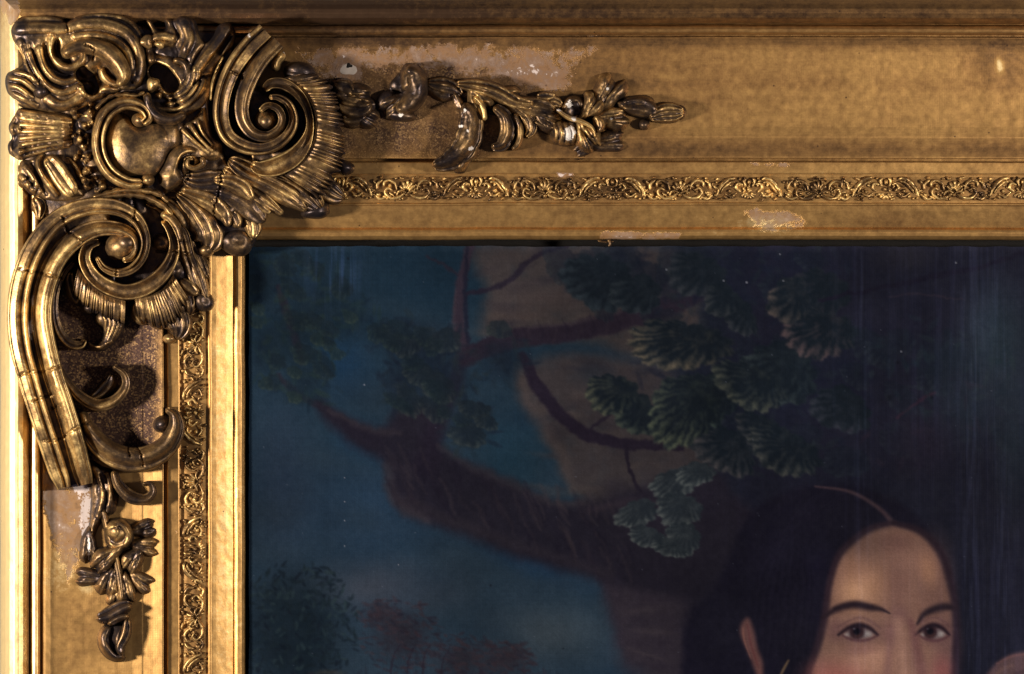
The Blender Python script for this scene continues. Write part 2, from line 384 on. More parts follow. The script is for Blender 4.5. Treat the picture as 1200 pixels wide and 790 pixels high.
# ------------------------------------------------------------------ the painting: an oil portrait, drawn stroke by stroke onto the canvas vertices
def make_painting():
    x0, y0 = 291.5, 288.5
    xs = np.r_[np.arange(x0, 1208, 1.17), np.arange(1208, XEND - 20, 9.0)]
    ys = np.r_[np.arange(y0, 800, 1.17), np.arange(800, YEND - 20, 7.0)]
    X, Y = np.meshgrid(xs, ys, indexing='ij')
    # brush wander: shapes are looked up at slightly displaced points
    WX = X + (fbm(X, Y, 16, 21) - 0.5) * 7 + (fbm(X, Y, 4, 22, 2) - 0.5) * 2.2
    WY = Y + (fbm(X, Y, 16, 23) - 0.5) * 7 + (fbm(X, Y, 4, 24, 2) - 0.5) * 2.2
    C = np.zeros(X.shape + (3,))
    def lay(sl, a, col):
        col = np.asarray(col, float)
        C[sl] = C[sl] * (1 - a[..., None]) + col * a[..., None]
    def box(xa, ya, xb, yb):
        i0, i1 = np.searchsorted(xs, [xa, xb]); j0, j1 = np.searchsorted(ys, [ya, yb])
        return (slice(i0, i1), slice(j0, j1))
    def ell(cx, cy, rx, ry, col, a=1.0, soft=1.0, rot=0, fine=False):
        R = max(rx, ry) * 1.25 + 6; sl = box(cx - R, cy - R, cx + R, cy + R)
        gx, gy = (X[sl], Y[sl]) if fine else (WX[sl], WY[sl])
        if gx.size == 0: return
        c, s = math.cos(math.radians(rot)), math.sin(math.radians(rot))
        u = ((gx - cx) * c + (gy - cy) * s) / rx; v = (-(gx - cx) * s + (gy - cy) * c) / ry
        lay(sl, a * (1 - sst(max(0, 1 - soft), 1.0, np.hypot(u, v))), col)
    def stroke(pts, col, a=1.0, soft=0.5, fine=False, tex=0.0, seed=0):
        pl = cr(pts, n=max(8, len(pts) * 7)); wm = pl[:, 2].max() + 8
        sl = box(pl[:, 0].min() - wm, pl[:, 1].min() - wm, pl[:, 0].max() + wm, pl[:, 1].max() + wm)
        gx, gy = (X[sl], Y[sl]) if fine else (WX[sl], WY[sl])
        if gx.size == 0: return
        d, w, t = seg_dist(gx, gy, pl, 2)
        al = a * (1 - sst(1 - soft, 1.0, d / np.maximum(w / 2, 0.3)))
        if tex: al = al * np.clip(1 - tex + 2 * tex * fbm(X[sl], Y[sl], 7, seed + 40), 0, 1)
        lay(sl, al, col)
    def poly(pts, col, a=1.0, soft=6.0, smooth=True, fine=False, tex=0.0, seed=0):
        pl = cr(pts, n=len(pts) * 6, closed=True)[:-1] if smooth else np.array(pts, float)
        sl = box(pl[:, 0].min() - 14, pl[:, 1].min() - 14, pl[:, 0].max() + 14, pl[:, 1].max() + 14)
        gx, gy = (X[sl], Y[sl]) if fine else (WX[sl], WY[sl])
        if gx.size == 0: return
        al = a * sst(-soft / 2, soft / 2, sdist(gx, gy, pl))
        if tex: al = al * np.clip(1 - tex + 2 * tex * fbm(X[sl], Y[sl], 12, seed + 50), 0, 1)
        lay(sl, al, col)
    def leaf(cx, cy, rx, ry, rot, dark, light, nl=9, lit=130, a=0.95, seed=1):
        """broad scalloped leaf; ribs fan out from the stalk and the edge turned to the light is dabbed paler"""
        rr = np.random.RandomState(int(abs(cx * 7 + cy * 13 + rx)) % 99991)
        R = max(rx, ry) * 1.3; sl = box(cx - R, cy - R, cx + R, cy + R)
        gx, gy = X[sl] * 0.5 + WX[sl] * 0.5, Y[sl] * 0.5 + WY[sl] * 0.5
        if gx.size == 0: return
        c, s = math.cos(math.radians(rot)), math.sin(math.radians(rot)); la = math.radians(lit - rot)
        u = ((gx - cx) * c + (gy - cy) * s) / rx; v = (-(gx - cx) * s + (gy - cy) * c) / ry
        r = np.hypot(u, v); th = np.arctan2(v, u)
        ph = rr.uniform(0, 6); jit = 0.5 * np.sin(th * 2 + ph)
        edge = 0.84 + 0.13 * np.abs(np.sin(th * nl / 2 + jit)) + 0.06 * np.sin(th * 3 + ph) + 0.04 * np.abs(np.sin(th * nl * 1.5 + ph))
        al = a * sst(0.0, 0.12, edge - r)
        su, sv = -0.75 * math.cos(la), -0.75 * math.sin(la)          # the stalk lies away from the light
        tv = np.arctan2(v - sv, u - su); rv = np.hypot(u - su, v - sv)
        saw = 0.5 + 0.5 * np.sin(6.283 * (tv * nl * 0.42 + ph) + 2.2 * (fbm(X[sl], Y[sl], 14, 5 + int(ph)) - .5) * 4)
        L_ = np.cos(th - la)
        k = 0.06 + 0.85 * sst(0.35, 1.0, r / edge) * sst(-0.5, 0.7, L_) * (0.45 + 0.55 * saw) + 0.25 * (saw - 0.5) * sst(.3, 1.0, rv) + 0.5 * (fbm(X[sl], Y[sl], 9, int(ph)) - 0.5) * 1.3
        k = np.clip(k, 0, 1)
        dk = np.array(dark, float); lt = np.array(light, float)
        col = dk * (0.9 + 0.1 * k[..., None]) + (lt - dk) * k[..., None]
        C[sl] = C[sl] * (1 - al[..., None]) + col * al[..., None]
    def spray(cx, cy, rx, ry, n, cols, size, seed, a=0.5, ang=None):
        r = np.random.RandomState(seed)
        for i in range(n):
            t = r.rand() * 6.283; q = math.sqrt(r.rand())
            x_, y_ = cx + math.cos(t) * q * rx, cy + math.sin(t) * q * ry
            g = (r.rand() * 180 if ang is None else ang + r.randn() * 25)
            ell(x_, y_, size * (0.7 + r.rand()), size * (0.3 + 0.3 * r.rand()), cols[r.randint(len(cols))], a * (0.5 + r.rand() * 0.5), 0.6, g, fine=True)
    # --- sky
    n = fbm(X, Y, 150, 31)[..., None]
    ty = np.clip((Y - 290) / 500, 0, 1)[..., None]
    C[:] = np.array([27, 46, 60]) * (1 - ty) + np.array([39, 54, 66]) * ty
    C[:] += (n - 0.5) * np.array([14, 16, 18])
    tr = sst(680, 900, X)[..., None]
    C[:] = C * (1 - tr) + np.array([27, 28, 41]) * tr
    ell(430, 600, 150, 110, (38, 58, 78), 0.8, 1); ell(330, 560, 60, 140, (42, 54, 72), 0.55, 1)
    ell(400, 430, 60, 60, (22, 48, 72), 0.8, 1); ell(600, 540, 70, 90, (27, 49, 62), 0.9, 1)
    ell(450, 690, 130, 50, (62, 64, 72), 0.7, 1); ell(640, 740, 110, 50, (60, 70, 76), 0.8, 1)
    ell(625, 660, 130, 26, (27, 50, 74), 0.6, 1, 22); ell(430, 520, 60, 40, (28, 56, 80), 0.6, 1)
    ell(330, 300, 40, 40, (34, 52, 62), 0.5, 1)
    # --- brown cliff behind the branches
    poly([(566, 286), (720, 286), (800, 300), (820, 390), (760, 420), (690, 400), (600, 398), (562, 388), (572, 340), (556, 310)], (66, 58, 56), 0.92, 24, tex=0.25, seed=1)
    ell(640, 350, 80, 26, (72, 62, 60), 0.7, 1, -8); ell(610, 372, 50, 14, (78, 66, 62), 0.6, 1); ell(700, 310, 60, 16, (50, 45, 50), 0.7, 1)
    ell(655, 325, 90, 8, (44, 40, 47), 0.6, 1, -10); ell(620, 300, 60, 8, (70, 60, 58), 0.4, 1)
    poly([(610, 430), (660, 415), (720, 420), (790, 440), (830, 520), (820, 600), (760, 615), (700, 600), (668, 570), (648, 530), (622, 490), (604, 455)], (60, 53, 53), 0.92, 22, tex=0.22, seed=2)
    stroke([(610, 430, 16), (618, 465, 22), (640, 500, 26), (662, 540, 24), (672, 575, 18)], (76, 67, 64), 0.6, 1)
    ell(700, 455, 40, 22, (70, 62, 62), 0.7, 1); ell(740, 480, 40, 16, (66, 58, 58), 0.6, 1); ell(690, 555, 40, 26, (66, 60, 60), 0.6, 1, 20)
    ell(720, 570, 30, 14, (40, 36, 44), 0.6, 1)
    rk = np.random.RandomState(41)
    for i in range(90):
        px, py = (rk.uniform(565, 800), rk.uniform(290, 395)) if i % 2 else (rk.uniform(625, 820), rk.uniform(425, 600))
        ell(px, py, rk.uniform(14, 40), rk.uniform(5, 12), ((84, 73, 67), (46, 41, 46), (68, 60, 58), (38, 35, 43))[rk.randint(4)], rk.uniform(.15, .45), 1, rk.uniform(-25, 20))
    for i in range(60):
        px, py = rk.uniform(295, 700), rk.uniform(292, 780)
        ell(px, py, rk.uniform(30, 80), rk.uniform(16, 40), ((24, 40, 54), (44, 58, 68), (30, 46, 62), (36, 48, 58))[rk.randint(4)], rk.uniform(.1, .35), 1, rk.uniform(-20, 20)) if not (565 < px and py < 400) else None
    # --- trunk at the lower right of the limb
    poly([(690, 640), (760, 600), (850, 580), (900, 640), (880, 800), (760, 806), (728, 760), (712, 700)], (34, 30, 41), 1, 18)
    poly([(706, 675), (745, 668), (800, 690), (806, 740), (800, 806), (738, 806), (722, 740)], (52, 46, 53), 0.85, 30, tex=0.4, seed=3)
    for i in range(9):
        ell(760 + 8 * math.sin(i * 2.1), 690 + i * 13, 42, 4 + (i % 3) * 2, ((70, 62, 64), (42, 36, 46))[i % 2], 0.4, 1, 14 - 9 * (i % 3))
    # --- the great limb: gnarled, forked, lost in the leaves at its upper end
    stroke([(326, 440, 10), (350, 462, 14), (378, 478, 18), (405, 497, 24), (440, 516, 34)], (38, 33, 42), .8, .8)
    poly([(372, 466), (400, 486), (430, 497), (452, 498), (468, 478), (500, 470), (520, 500), (514, 520), (546, 540), (592, 560), (632, 580), (668, 590), (700, 584), (745, 572), (850, 560), (860, 720), (800, 702), (722, 686), (672, 672), (620, 658), (580, 642), (532, 624), (486, 609), (462, 592), (454, 566), (450, 541), (428, 531), (400, 510), (374, 484)], (32, 29, 39), .97, 20)
    stroke([(543, 410, 26), (532, 450, 30), (512, 500, 40), (500, 545, 50)], (30, 25, 37), .7, .8)
    stroke([(453, 545, 16), (458, 572, 26), (472, 594, 28), (500, 610, 18)], (64, 57, 60), .5, 1); stroke([(480, 588, 22), (535, 612, 26), (590, 632, 26), (650, 652, 26), (715, 674, 26)], (50, 44, 48), .35, 1)
    stroke([(512, 522, 10), (550, 546, 18), (596, 566, 20), (640, 588, 16), (690, 592, 12)], (56, 49, 52), .4, 1); stroke([(385, 482, 8), (415, 496, 14), (448, 506, 18), (470, 508, 10)], (58, 51, 54), .4, 1)
    stroke([(690, 600, 14), (730, 590, 22), (770, 590, 18)], (56, 47, 54), .5, 1)
    rl = np.random.RandomState(17)
    for i in range(110):
        t = rl.rand(); cx = 456 + 300 * t; cy = 560 + 80 * t + rl.uniform(-30, 30); q = rl.uniform(8, 24)
        stroke([(cx - q * .5, cy - q, 5), (cx + rl.uniform(-4, 4), cy, rl.uniform(5, 12)), (cx + q * .3, cy + q * .8, 5)], ((64, 55, 58), (23, 20, 32), (50, 43, 48), (30, 26, 37))[rl.randint(4)], rl.uniform(.12, .42), 1)
    # --- thinner branches
    stroke([(326, 335, 8), (336, 365, 12), (346, 398, 12), (352, 425, 8)], (48, 32, 44), 0.8, 0.8)
    stroke([(552, 286, 14), (540, 330, 17), (538, 370, 18), (543, 415, 20)], (48, 40, 50), 0.95, 0.6)
    stroke([(548, 290, 6), (545, 330, 8), (548, 400, 8)], (26, 26, 40), 0.8, 0.8)
    stroke([(533, 340, 6), (532, 380, 8), (536, 410, 6)], (64, 52, 58), 0.55, 1)
    stroke([(548, 345, 8), (580, 338, 9), (605, 322, 9), (620, 305, 8), (665, 288, 7)], (33, 28, 40), 0.85, 0.7)
    stroke([(500, 300, 4), (520, 312, 6), (536, 322, 5)], (40, 34, 44), 0.7, 0.8)
    stroke([(545, 418, 30), (600, 398, 28), (660, 390, 28), (720, 378, 30), (780, 360, 30), (830, 340, 24)], (38, 31, 42), 0.95, 0.4)
    stroke([(620, 385, 6), (680, 376, 8), (730, 365, 8)], (62, 54, 58), 0.6, 1)
    for i in range(12):
        stroke([(600 + i * 15, 378 - i * 1.6, 3), (606 + i * 15, 395 - i * 1.6, 6), (602 + i * 15, 408 - i * 2, 3)], ((26, 22, 34), (54, 46, 52))[i % 2], 0.3, 1)
    stroke([(612, 418, 16), (632, 455, 20), (660, 490, 20), (700, 514, 18), (750, 522, 15), (800, 524, 10)], (32, 26, 38), 0.95, 0.5)
    stroke([(690, 505, 4), (712, 488, 7), (722, 480, 4)], (34, 28, 40), 0.8, 0.7)
    stroke([(734, 526, 7), (738, 550, 7), (748, 572, 6), (764, 590, 5)], (30, 25, 36), 0.9, 0.6)
    # --- dark foliage masses at the left
    dg = [(24, 38, 46), (30, 46, 48), (20, 32, 44), (38, 52, 48)]
    for (cx, cy, rx, ry, k) in [(310, 330, 34, 50, 40), (312, 410, 26, 40, 26), (375, 355, 50, 45, 50), (360, 440, 45, 36, 36), (410, 375, 40, 40, 30), (340, 390, 40, 50, 30), (355, 460, 40, 22, 20)]:
        ell(cx, cy, rx, ry, (23, 36, 45), 0.7, 1); spray(cx, cy, rx, ry, k, dg, 8, int(cx + cy), 0.5)
    for (cx, cy) in [(302, 362), (360, 378), (372, 398), (385, 404), (395, 415), (410, 372), (352, 420), (345, 436), (300, 378), (312, 450), (345, 466)]:
        leaf(cx, cy, 11, 8, 30, (32, 46, 48), (58, 68, 58), 5, 100, 0.65, cx * 0.1)
    for (cx, cy, rx, ry, k) in [(490, 400, 60, 34, 50), (505, 440, 62, 50, 60), (550, 500, 36, 36, 36), (590, 420, 40, 34, 26), (470, 450, 30, 34, 20)]:
        ell(cx, cy, rx, ry, (23, 31, 42), 0.8, 1); spray(cx, cy, rx, ry, k, [(22, 30, 42), (28, 38, 46), (19, 27, 39), (33, 42, 46)], 9, int(cx * 2 + cy), 0.5)
    for (cx, cy, rx, ry, ro) in [(492, 440, 22, 16, 20), (515, 455, 24, 18, 30), (480, 470, 24, 15, 60), (508, 480, 22, 14, 40), (555, 480, 22, 12, 10), (548, 510, 26, 16, 10), (520, 400, 24, 16, -10), (475, 405, 22, 16, 0), (570, 495, 16, 10, 20)]:
        leaf(cx, cy, rx, ry, ro, (26, 36, 44), (56, 62, 60), 8, 110, 0.75, cx * 0.07)
    # --- foliage top middle
    for (cx, cy, rx, ry, k) in [(720, 325, 60, 40, 46), (790, 330, 50, 40, 34), (850, 320, 60, 40, 40), (860, 350, 50, 30, 24), (940, 310, 60, 30, 30), (850, 440, 110, 80, 60), (900, 500, 90, 60, 50), (980, 430, 80, 60, 40)]:
        ell(cx, cy, rx, ry, (24, 28, 42), 0.75, 1); spray(cx, cy, rx, ry, k, [(24, 30, 44), (30, 36, 46), (21, 25, 39), (33, 42, 46)], 10, int(cx + cy * 3), 0.45)
    LATE = []
    for (cx, cy, rx, ry, ro, lt, nl) in [
        (700, 330, 42, 30, 20, (36, 48, 54), 10), (745, 345, 30, 22, 0, (38, 48, 52), 8), (815, 322, 34, 24, 10, (42, 48, 52), 9), (845, 352, 20, 18, 10, (46, 52, 54), 7),
        (868, 372, 24, 16, 60, (42, 48, 52), 8), (924, 352, 24, 26, 20, (70, 66, 62), 7), (960, 345, 34, 28, 0, (46, 46, 52), 9), (958, 390, 44, 28, 12, (74, 64, 64), 12),
        (795, 404, 60, 27, 4, (84, 80, 66), 13), (912, 438, 46, 34, 10, (46, 58, 58), 10), (878, 452, 44, 24, 24, (66, 72, 62), 11), (716, 462, 30, 22, 0, (70, 76, 62), 9),
        (745, 485, 30, 22, 40, (56, 66, 58), 9), (800, 482, 44, 36, -50, (70, 80, 64), 13), (828, 470, 36, 30, -30, (56, 70, 62), 10), (848, 528, 40, 24, 30, (66, 66, 66), 11),
        (918, 528, 46, 24, 28, (60, 64, 60), 12), (890, 505, 30, 18, 30, (48, 52, 54), 9), (985, 480, 36, 24, 20, (40, 46, 54), 9)]:
        LATE.append((cx, cy, rx * 1.15, ry * 1.2, ro, (22, 31, 39), (lt[0] * 1.16 + 4, lt[1] * 1.13 + 2, lt[2] * 1.12 + 2), nl, 140, 0.95))
    rs = np.random.RandomState(23)
    for i in range(34):
        cx, cy = [(rs.uniform(650, 1010), rs.uniform(292, 385)), (rs.uniform(850, 1010), rs.uniform(400, 560)), (rs.uniform(1000, 1190), rs.uniform(400, 520))][i % 3]
        leaf(cx, cy, rs.uniform(18, 34), rs.uniform(13, 22), rs.uniform(0, 60), (24, 30, 42), (40, 48, 54), 9, 130, 0.55, i)
    for i in range(30):
        cx, cy = [(rs.uniform(296, 420), rs.uniform(300, 470)), (rs.uniform(440, 590), rs.uniform(375, 500))][i % 2]
        leaf(cx, cy, rs.uniform(10, 22), rs.uniform(8, 15), rs.uniform(0, 70), (24, 36, 44), (42, 54, 52), 7, 130, 0.6, i)
    for args in sorted(LATE, key=lambda q_: q_[6][1]): leaf(*args)
    # --- pale leaf sprig on the trunk
    stroke([(748, 572, 5), (770, 600, 5), (800, 620, 4)], (30, 26, 36), 0.8, 0.6)
    for (cx, cy, rx, ry, ro) in [(792, 566, 34, 20, -20), (815, 556, 26, 16, -10), (746, 602, 30, 17, -20), (795, 598, 30, 24, 10), (760, 630, 28, 14, 20), (800, 632, 24, 22, 40), (784, 642, 24, 12, 20)]:
        leaf(cx, cy, rx, ry, ro, (38, 46, 52), (92, 98, 94), 10, 120, 0.95, cx * 0.11)
    # --- right side: dark foliage and dusk beyond
    ell(1170, 400, 70, 110, (40, 54, 62), 0.8, 1); ell(1130, 480, 60, 70, (36, 48, 58), 0.6, 1); ell(1190, 520, 40, 120, (36, 46, 56), 0.7, 1); ell(1060, 300, 60, 30, (42, 40, 46), 0.6, 1)
    ell(1080, 520, 70, 60, (33, 28, 42), 0.7, 1); ell(1110, 420, 60, 40, (24, 34, 44), 0.8, 1)
    stroke([(960, 352, 6), (1030, 338, 9), (1090, 325, 10), (1150, 312, 9), (1215, 290, 8)], (24, 22, 36), 0.8, 0.7)
    stroke([(1040, 350, 3), (1070, 345, 5), (1130, 350, 3)], (58, 46, 52), 0.4, 1)
    stroke([(1050, 490, 5), (1080, 468, 7), (1098, 460, 6)], (52, 34, 46), 0.7, 0.9)
    spray(1100, 430, 90, 60, 70, [(24, 34, 44), (30, 44, 50), (22, 28, 40), (40, 52, 54)], 9, 88, 0.4)
    spray(1090, 500, 100, 60, 50, [(28, 30, 44), (34, 42, 50), (42, 34, 46)], 9, 89, 0.35)
    # --- lower left bush and russet trees
    ell(345, 745, 84, 92, (21, 32, 40), 0.9, 0.7); ell(330, 700, 40, 40, (26, 38, 46), 0.6, 1)
    spray(350, 735, 72, 78, 420, [(18, 28, 36), (24, 36, 42), (17, 25, 34), (38, 52, 56), (22, 32, 38)], 5.5, 5, 0.75)
    for (cx, cy, rx, ry, k) in [(470, 745, 50, 44, 200), (540, 772, 50, 30, 150), (590, 775, 40, 24, 100), (445, 720, 26, 18, 60), (600, 765, 26, 14, 40)]:
        ell(cx, cy, rx, ry, (42, 36, 42), 0.75, 1); spray(cx, cy, rx, ry, k, [(50, 40, 46), (38, 34, 42), (54, 43, 48), (32, 32, 42), (44, 38, 45)], 5, int(cx + cy), 0.6, 15)
    for cx in (462, 480, 498, 520):
        stroke([(cx, 806, 3), (cx - 3, 780, 3), (cx + 6, 756, 2)], (34, 28, 38), 0.6, 0.6)
    spray(520, 800, 240, 14, 120, [(30, 34, 44), (44, 36, 46)], 6, 61, 0.5); ell(720, 795, 60, 26, (28, 46, 62), 0.6, 1)
    ell(385, 788, 30, 5, (74, 66, 56), 0.5, 1)
    # --- the sitter: hair first
    HAIR = [(796, 1000), (800, 780), (806, 722), (838, 690), (858, 640), (880, 602), (920, 576), (970, 567), (1020, 574), (1064, 596), (1096, 632), (1114, 680), (1122, 740), (1126, 800), (1140, 900), (1140, 1000)]
    poly(HAIR, (23, 21, 34), 0.97, 12)
    ell(850, 740, 60, 110, (22, 21, 33), 0.6, 1)
    for i in range(24):
        t = i / 23.0
        stroke([(962 + 40 * t, 572 + 4 * t, 3), (930 - 20 * t + 40 * t, 606 + 20 * t, 5), (890 + 65 * t, 680 + 10 * t, 6), (884 + 60 * t, 800, 5)], ((40, 36, 52), (18, 17, 29), (30, 28, 42))[i % 3], 0.2, 1)
    ell(910, 650, 34, 44, (42, 40, 58), 0.35, 1, 30); ell(960, 640, 30, 50, (34, 32, 50), 0.3, 1, 40)
    stroke([(955, 570, 4), (995, 576, 7), (1025, 592, 9), (1042, 608, 11), (1050, 624, 16)], (84, 64, 66), 0.75, 1, fine=True)
    # ear and earring
    poly([(868, 744), (869, 731), (877, 724), (883, 738), (888, 760), (894, 778), (893, 800), (887, 792), (878, 768)], (112, 76, 70), 0.9, 8, fine=True)
    stroke([(876, 732, 3), (880, 755, 4), (888, 780, 4)], (96, 54, 54), 0.7, 0.9, fine=True); stroke([(871, 735, 2), (872, 750, 3), (880, 772, 2)], (164, 110, 90), 0.6, 1, fine=True)
    stroke([(924, 774, 3.5), (919, 783, 5), (914, 793, 4)], (150, 122, 84), 0.8, 1, fine=True)
    # face: soft modelling, warm light from the upper left, cooler half-tones at the right
    FACE = [(1047, 616), (1066, 620), (1086, 631), (1101, 655), (1109, 685), (1115, 706), (1116, 740), (1114, 790), (1100, 850), (1070, 890), (1040, 895), (990, 860), (956, 800), (949, 786), (958, 764), (966, 735), (970, 706), (975, 676), (986, 652), (1004, 633), (1026, 620)]
    poly(FACE, (126, 94, 80), 1, 13, fine=True)
    E_ = lambda cx, cy, rx, ry, col, a=.5, rot=0: ell(cx, cy, rx, ry, col, a, 1, rot, True)
    E_(1096, 690, 34, 90, (110, 80, 70), .75); E_(1110, 760, 26, 70, (96, 70, 68), .7)
    E_(1012, 690, 50, 46, (174, 130, 100), .9, -50); E_(1002, 694, 30, 28, (196, 150, 114), .75, -40); E_(1000, 664, 26, 30, (152, 112, 88), .5, -40)
    E_(1088, 668, 18, 34, (158, 116, 88), .65, -12); E_(1052, 690, 22, 60, (120, 87, 78), .6); E_(1050, 636, 30, 18, (112, 80, 72), .7)
    E_(1055, 722, 18, 20, (112, 80, 78), .6); E_(1010, 780, 60, 40, (166, 122, 100), .85); E_(1030, 772, 32, 24, (176, 134, 110), .55)
    S_ = lambda pts, col, a=.6: stroke(pts, col, a, 1, fine=True)
    S_([(1049, 612, 9), (1022, 618, 12), (1000, 632, 13), (982, 652, 14), (971, 688, 14), (965, 730, 16), (953, 770, 16), (944, 800, 16)], (46, 33, 41), .9)
    S_([(1046, 613, 10), (1077, 621, 14), (1101, 645, 16), (1112, 674, 16), (1119, 705, 16), (1121, 740, 15), (1117, 800, 16)], (40, 29, 37), .9)
    # sockets and lids in broad half-tones
    E_(1004, 741, 48, 24, (104, 76, 74), .75, 3); E_(1094, 741, 30, 24, (92, 67, 68), .75); E_(1042, 742, 16, 24, (112, 80, 76), .6)
    E_(1004, 726, 34, 8, (146, 110, 92), .65, 3); E_(1096, 727, 20, 7, (124, 92, 80), .55); E_(1008, 762, 34, 10, (128, 92, 84), .6, -4); E_(978, 738, 14, 22, (98, 68, 68), .5)
    # brows
    S_([(964, 724, 8), (980, 714, 15), (1000, 709, 18), (1020, 712, 16), (1032, 714, 10), (1043, 719, 3)], (40, 29, 35), .97); S_([(978, 713, 7), (1000, 708, 10), (1022, 711, 8)], (36, 26, 33), .75)
    S_([(1075, 731, 6), (1083, 720, 13), (1095, 714, 17), (1108, 711, 17), (1118, 712, 14)], (40, 30, 36), .95); S_([(1088, 717, 7), (1100, 712, 9), (1114, 712, 8)], (34, 25, 33), .6)
    for (cx, cy, w, ix, ir) in [(1007, 741, 19.5, 1004, 11.2), (1094, 741, 16.5, 1090, 10.4)]:
        ell(cx, cy + 1, w, 8.6, (108, 98, 98), 0.95, 0.6, 3, True)
        E_(cx + w * 0.55, cy + 2, w * 0.42, 6, (152, 144, 138), .8); E_(cx - w * 0.75, cy + 3, w * 0.3, 4, (156, 148, 142), .75)
        ell(ix, cy - 0.5, ir, ir, (46, 30, 34), 1, 0.45, 0, True); E_(ix + 1, cy + 3, ir * .7, ir * .5, (78, 50, 44), .6); ell(ix, cy - 1, ir * 0.55, ir * 0.55, (13, 11, 19), 1, 0.6, 0, True)
        E_(ix - 3.2, cy - 4.2, 2.2, 1.9, (150, 150, 158), .8)
        S_([(cx - w - 5, cy + 3, 6), (cx - w * 0.65, cy - 5, 9), (cx, cy - 8.5, 11), (cx + w * 0.6, cy - 5, 9), (cx + w + 2, cy + 3, 6)], (34, 23, 30), .95); S_([(cx - w * 0.5, cy - 6, 5), (cx, cy - 8, 6), (cx + w * 0.4, cy - 6, 5)], (28, 20, 28), .6)
        S_([(cx - w, cy + 4, 4), (cx - w * 0.4, cy + 9, 6), (cx + w * 0.4, cy + 9.5, 6), (cx + w + 2, cy + 4, 4)], (78, 50, 54), .8)
        S_([(cx - w - 6, cy - 6, 4), (cx - w * 0.3, cy - 16, 6), (cx + w * 0.5, cy - 15, 6), (cx + w + 6, cy - 4, 4)], (92, 65, 65), .5)
    # nose, cheeks, and what goes on below the photograph
    S_([(1053, 728, 22), (1056, 752, 24), (1059, 785, 28), (1062, 822, 30)], (148, 112, 96), .75); S_([(1057, 765, 14), (1060, 790, 16), (1063, 815, 18)], (166, 128, 108), .45)
    S_([(1067, 728, 14), (1073, 752, 20), (1080, 785, 24), (1086, 820, 24)], (104, 70, 68), .75); S_([(1044, 735, 12), (1042, 765, 18), (1038, 800, 18)], (122, 88, 82), .6)
    E_(978, 796, 56, 34, (156, 92, 84), .75, 10); E_(1104, 788, 22, 32, (134, 78, 76), .7)
    ell(1062, 852, 24, 7, (150, 70, 66), 0.9, 0.7, 0, True); stroke([(1040, 851, 2), (1062, 852, 3), (1084, 850, 2)], (70, 34, 38), 0.8, 0.8, fine=True)
    poly([(960, 880), (1000, 900), (1060, 920), (1110, 900), (1130, 960), (1300, 1040), (1320, 1340), (740, 1340), (790, 1060), (940, 980)], (120, 90, 76), 0.95, 14)
    poly([(760, 1100), (900, 1040), (1060, 1090), (1240, 1050), (1340, 1120), (1360, 1400), (700, 1400)], (40, 28, 40), 1, 16)
    # hand at the right margin
    poly([(1154, 806), (1160, 786), (1172, 774), (1186, 767), (1204, 764), (1260, 770), (1270, 860), (1180, 880)], (92, 70, 70), 0.95, 8, fine=True)
    stroke([(1162, 800, 6), (1172, 786, 8), (1186, 780, 8)], (112, 86, 80), 0.6, 1, fine=True); stroke([(1178, 806, 5), (1188, 792, 6), (1206, 784, 6)], (62, 46, 52), 0.6, 1, fine=True)
    stroke([(1168, 778, 4), (1186, 769, 5), (1208, 766, 5)], (122, 84, 80), 0.6, 1, fine=True)
    def blur(A, k):
        for ax in (0, 1):
            acc = 0; wsum = 0
            for d in range(-k, k + 1):
                w_ = math.exp(-(d / (0.6 * k + .2)) ** 2); idx = np.clip(np.arange(A.shape[ax]) + d, 0, A.shape[ax] - 1)
                acc = acc + w_ * np.take(A, idx, axis=ax); wsum += w_
            A = acc / wsum
        return A
    soft = blur(C, 1); fm = (sst(930, 960, X) * sst(630, 660, Y) * (1 - sst(1118, 1130, X)))[..., None]
    C[:] = soft * (1 - fm) + blur(C, 1) * fm
    C[:] *= (0.72 + 0.5 * fbm(X, Y, 120, 91, 4))[..., None]
    C[:] *= 1 + 0.16 * fm
    # --- age: bloom in the varnish, vertical streaks, canvas grain, specks
    C[:] += ((fbm(X, Y, 60, 71)[..., None] - 0.5) * 10 + (fbm(X, Y, 5, 72, 3)[..., None] - 0.5) * 7)
    st = fbm(X * 1.0, Y * 0.05, 5, 73, 3)[..., None]; wt = (sst(820, 1180, X) * 0.7 + 0.12)[..., None]
    C[:] += sst(0.45, 0.9, st) * wt * np.array([8, 8, 12])
    st2 = fbm(X * 1.0, Y * 0.03, 3, 74, 2)[..., None]
    C[:] += (st2 - 0.5) * 4 * wt
    bl = np.exp(-(((X - 392) / 26) ** 2 + ((Y - 322) / 30) ** 2))[..., None] * sst(0.45, 0.7, st)
    C[:] += bl * np.array([18, 21, 36])
    for (cx, rw) in [(1138, 14), (1175, 12), (1010, 8)]:
        C[:] += np.exp(-((X - cx - 4 * (fbm(X, Y, 80, 75) - 0.5)) / rw) ** 2)[..., None] * sst(0.45, 0.75, fbm(X, Y * 0.06, 4, 76, 3))[..., None] * np.array([10, 11, 14])
    r = np.random.RandomState(11)
    for i in range(90):
        px, py = r.uniform(295, 1200), r.uniform(292, 790); s_ = r.uniform(0.7, 1.3)
        if 940 < px < 1120 and py > 640: continue
        ell(px, py, s_, s_, (96, 100, 112), r.uniform(0.15, 0.55), 0.7, 0, True)
    for (px, py, s_) in [(427, 451, 1.6), (848, 329, 1.6), (875, 331, 2.0), (918, 329, 1.4), (404, 588, 1.4), (404, 610, 1.3), (404, 640, 1.3), (467, 662, 1.3), (1056, 412, 1.5), (914, 298, 1.5), (781, 316, 1.4), (1120, 308, 1.6), (404, 560, 1.0)]:
        ell(px, py, s_, s_, (140, 142, 150), 0.8, 0.8, 0, True)
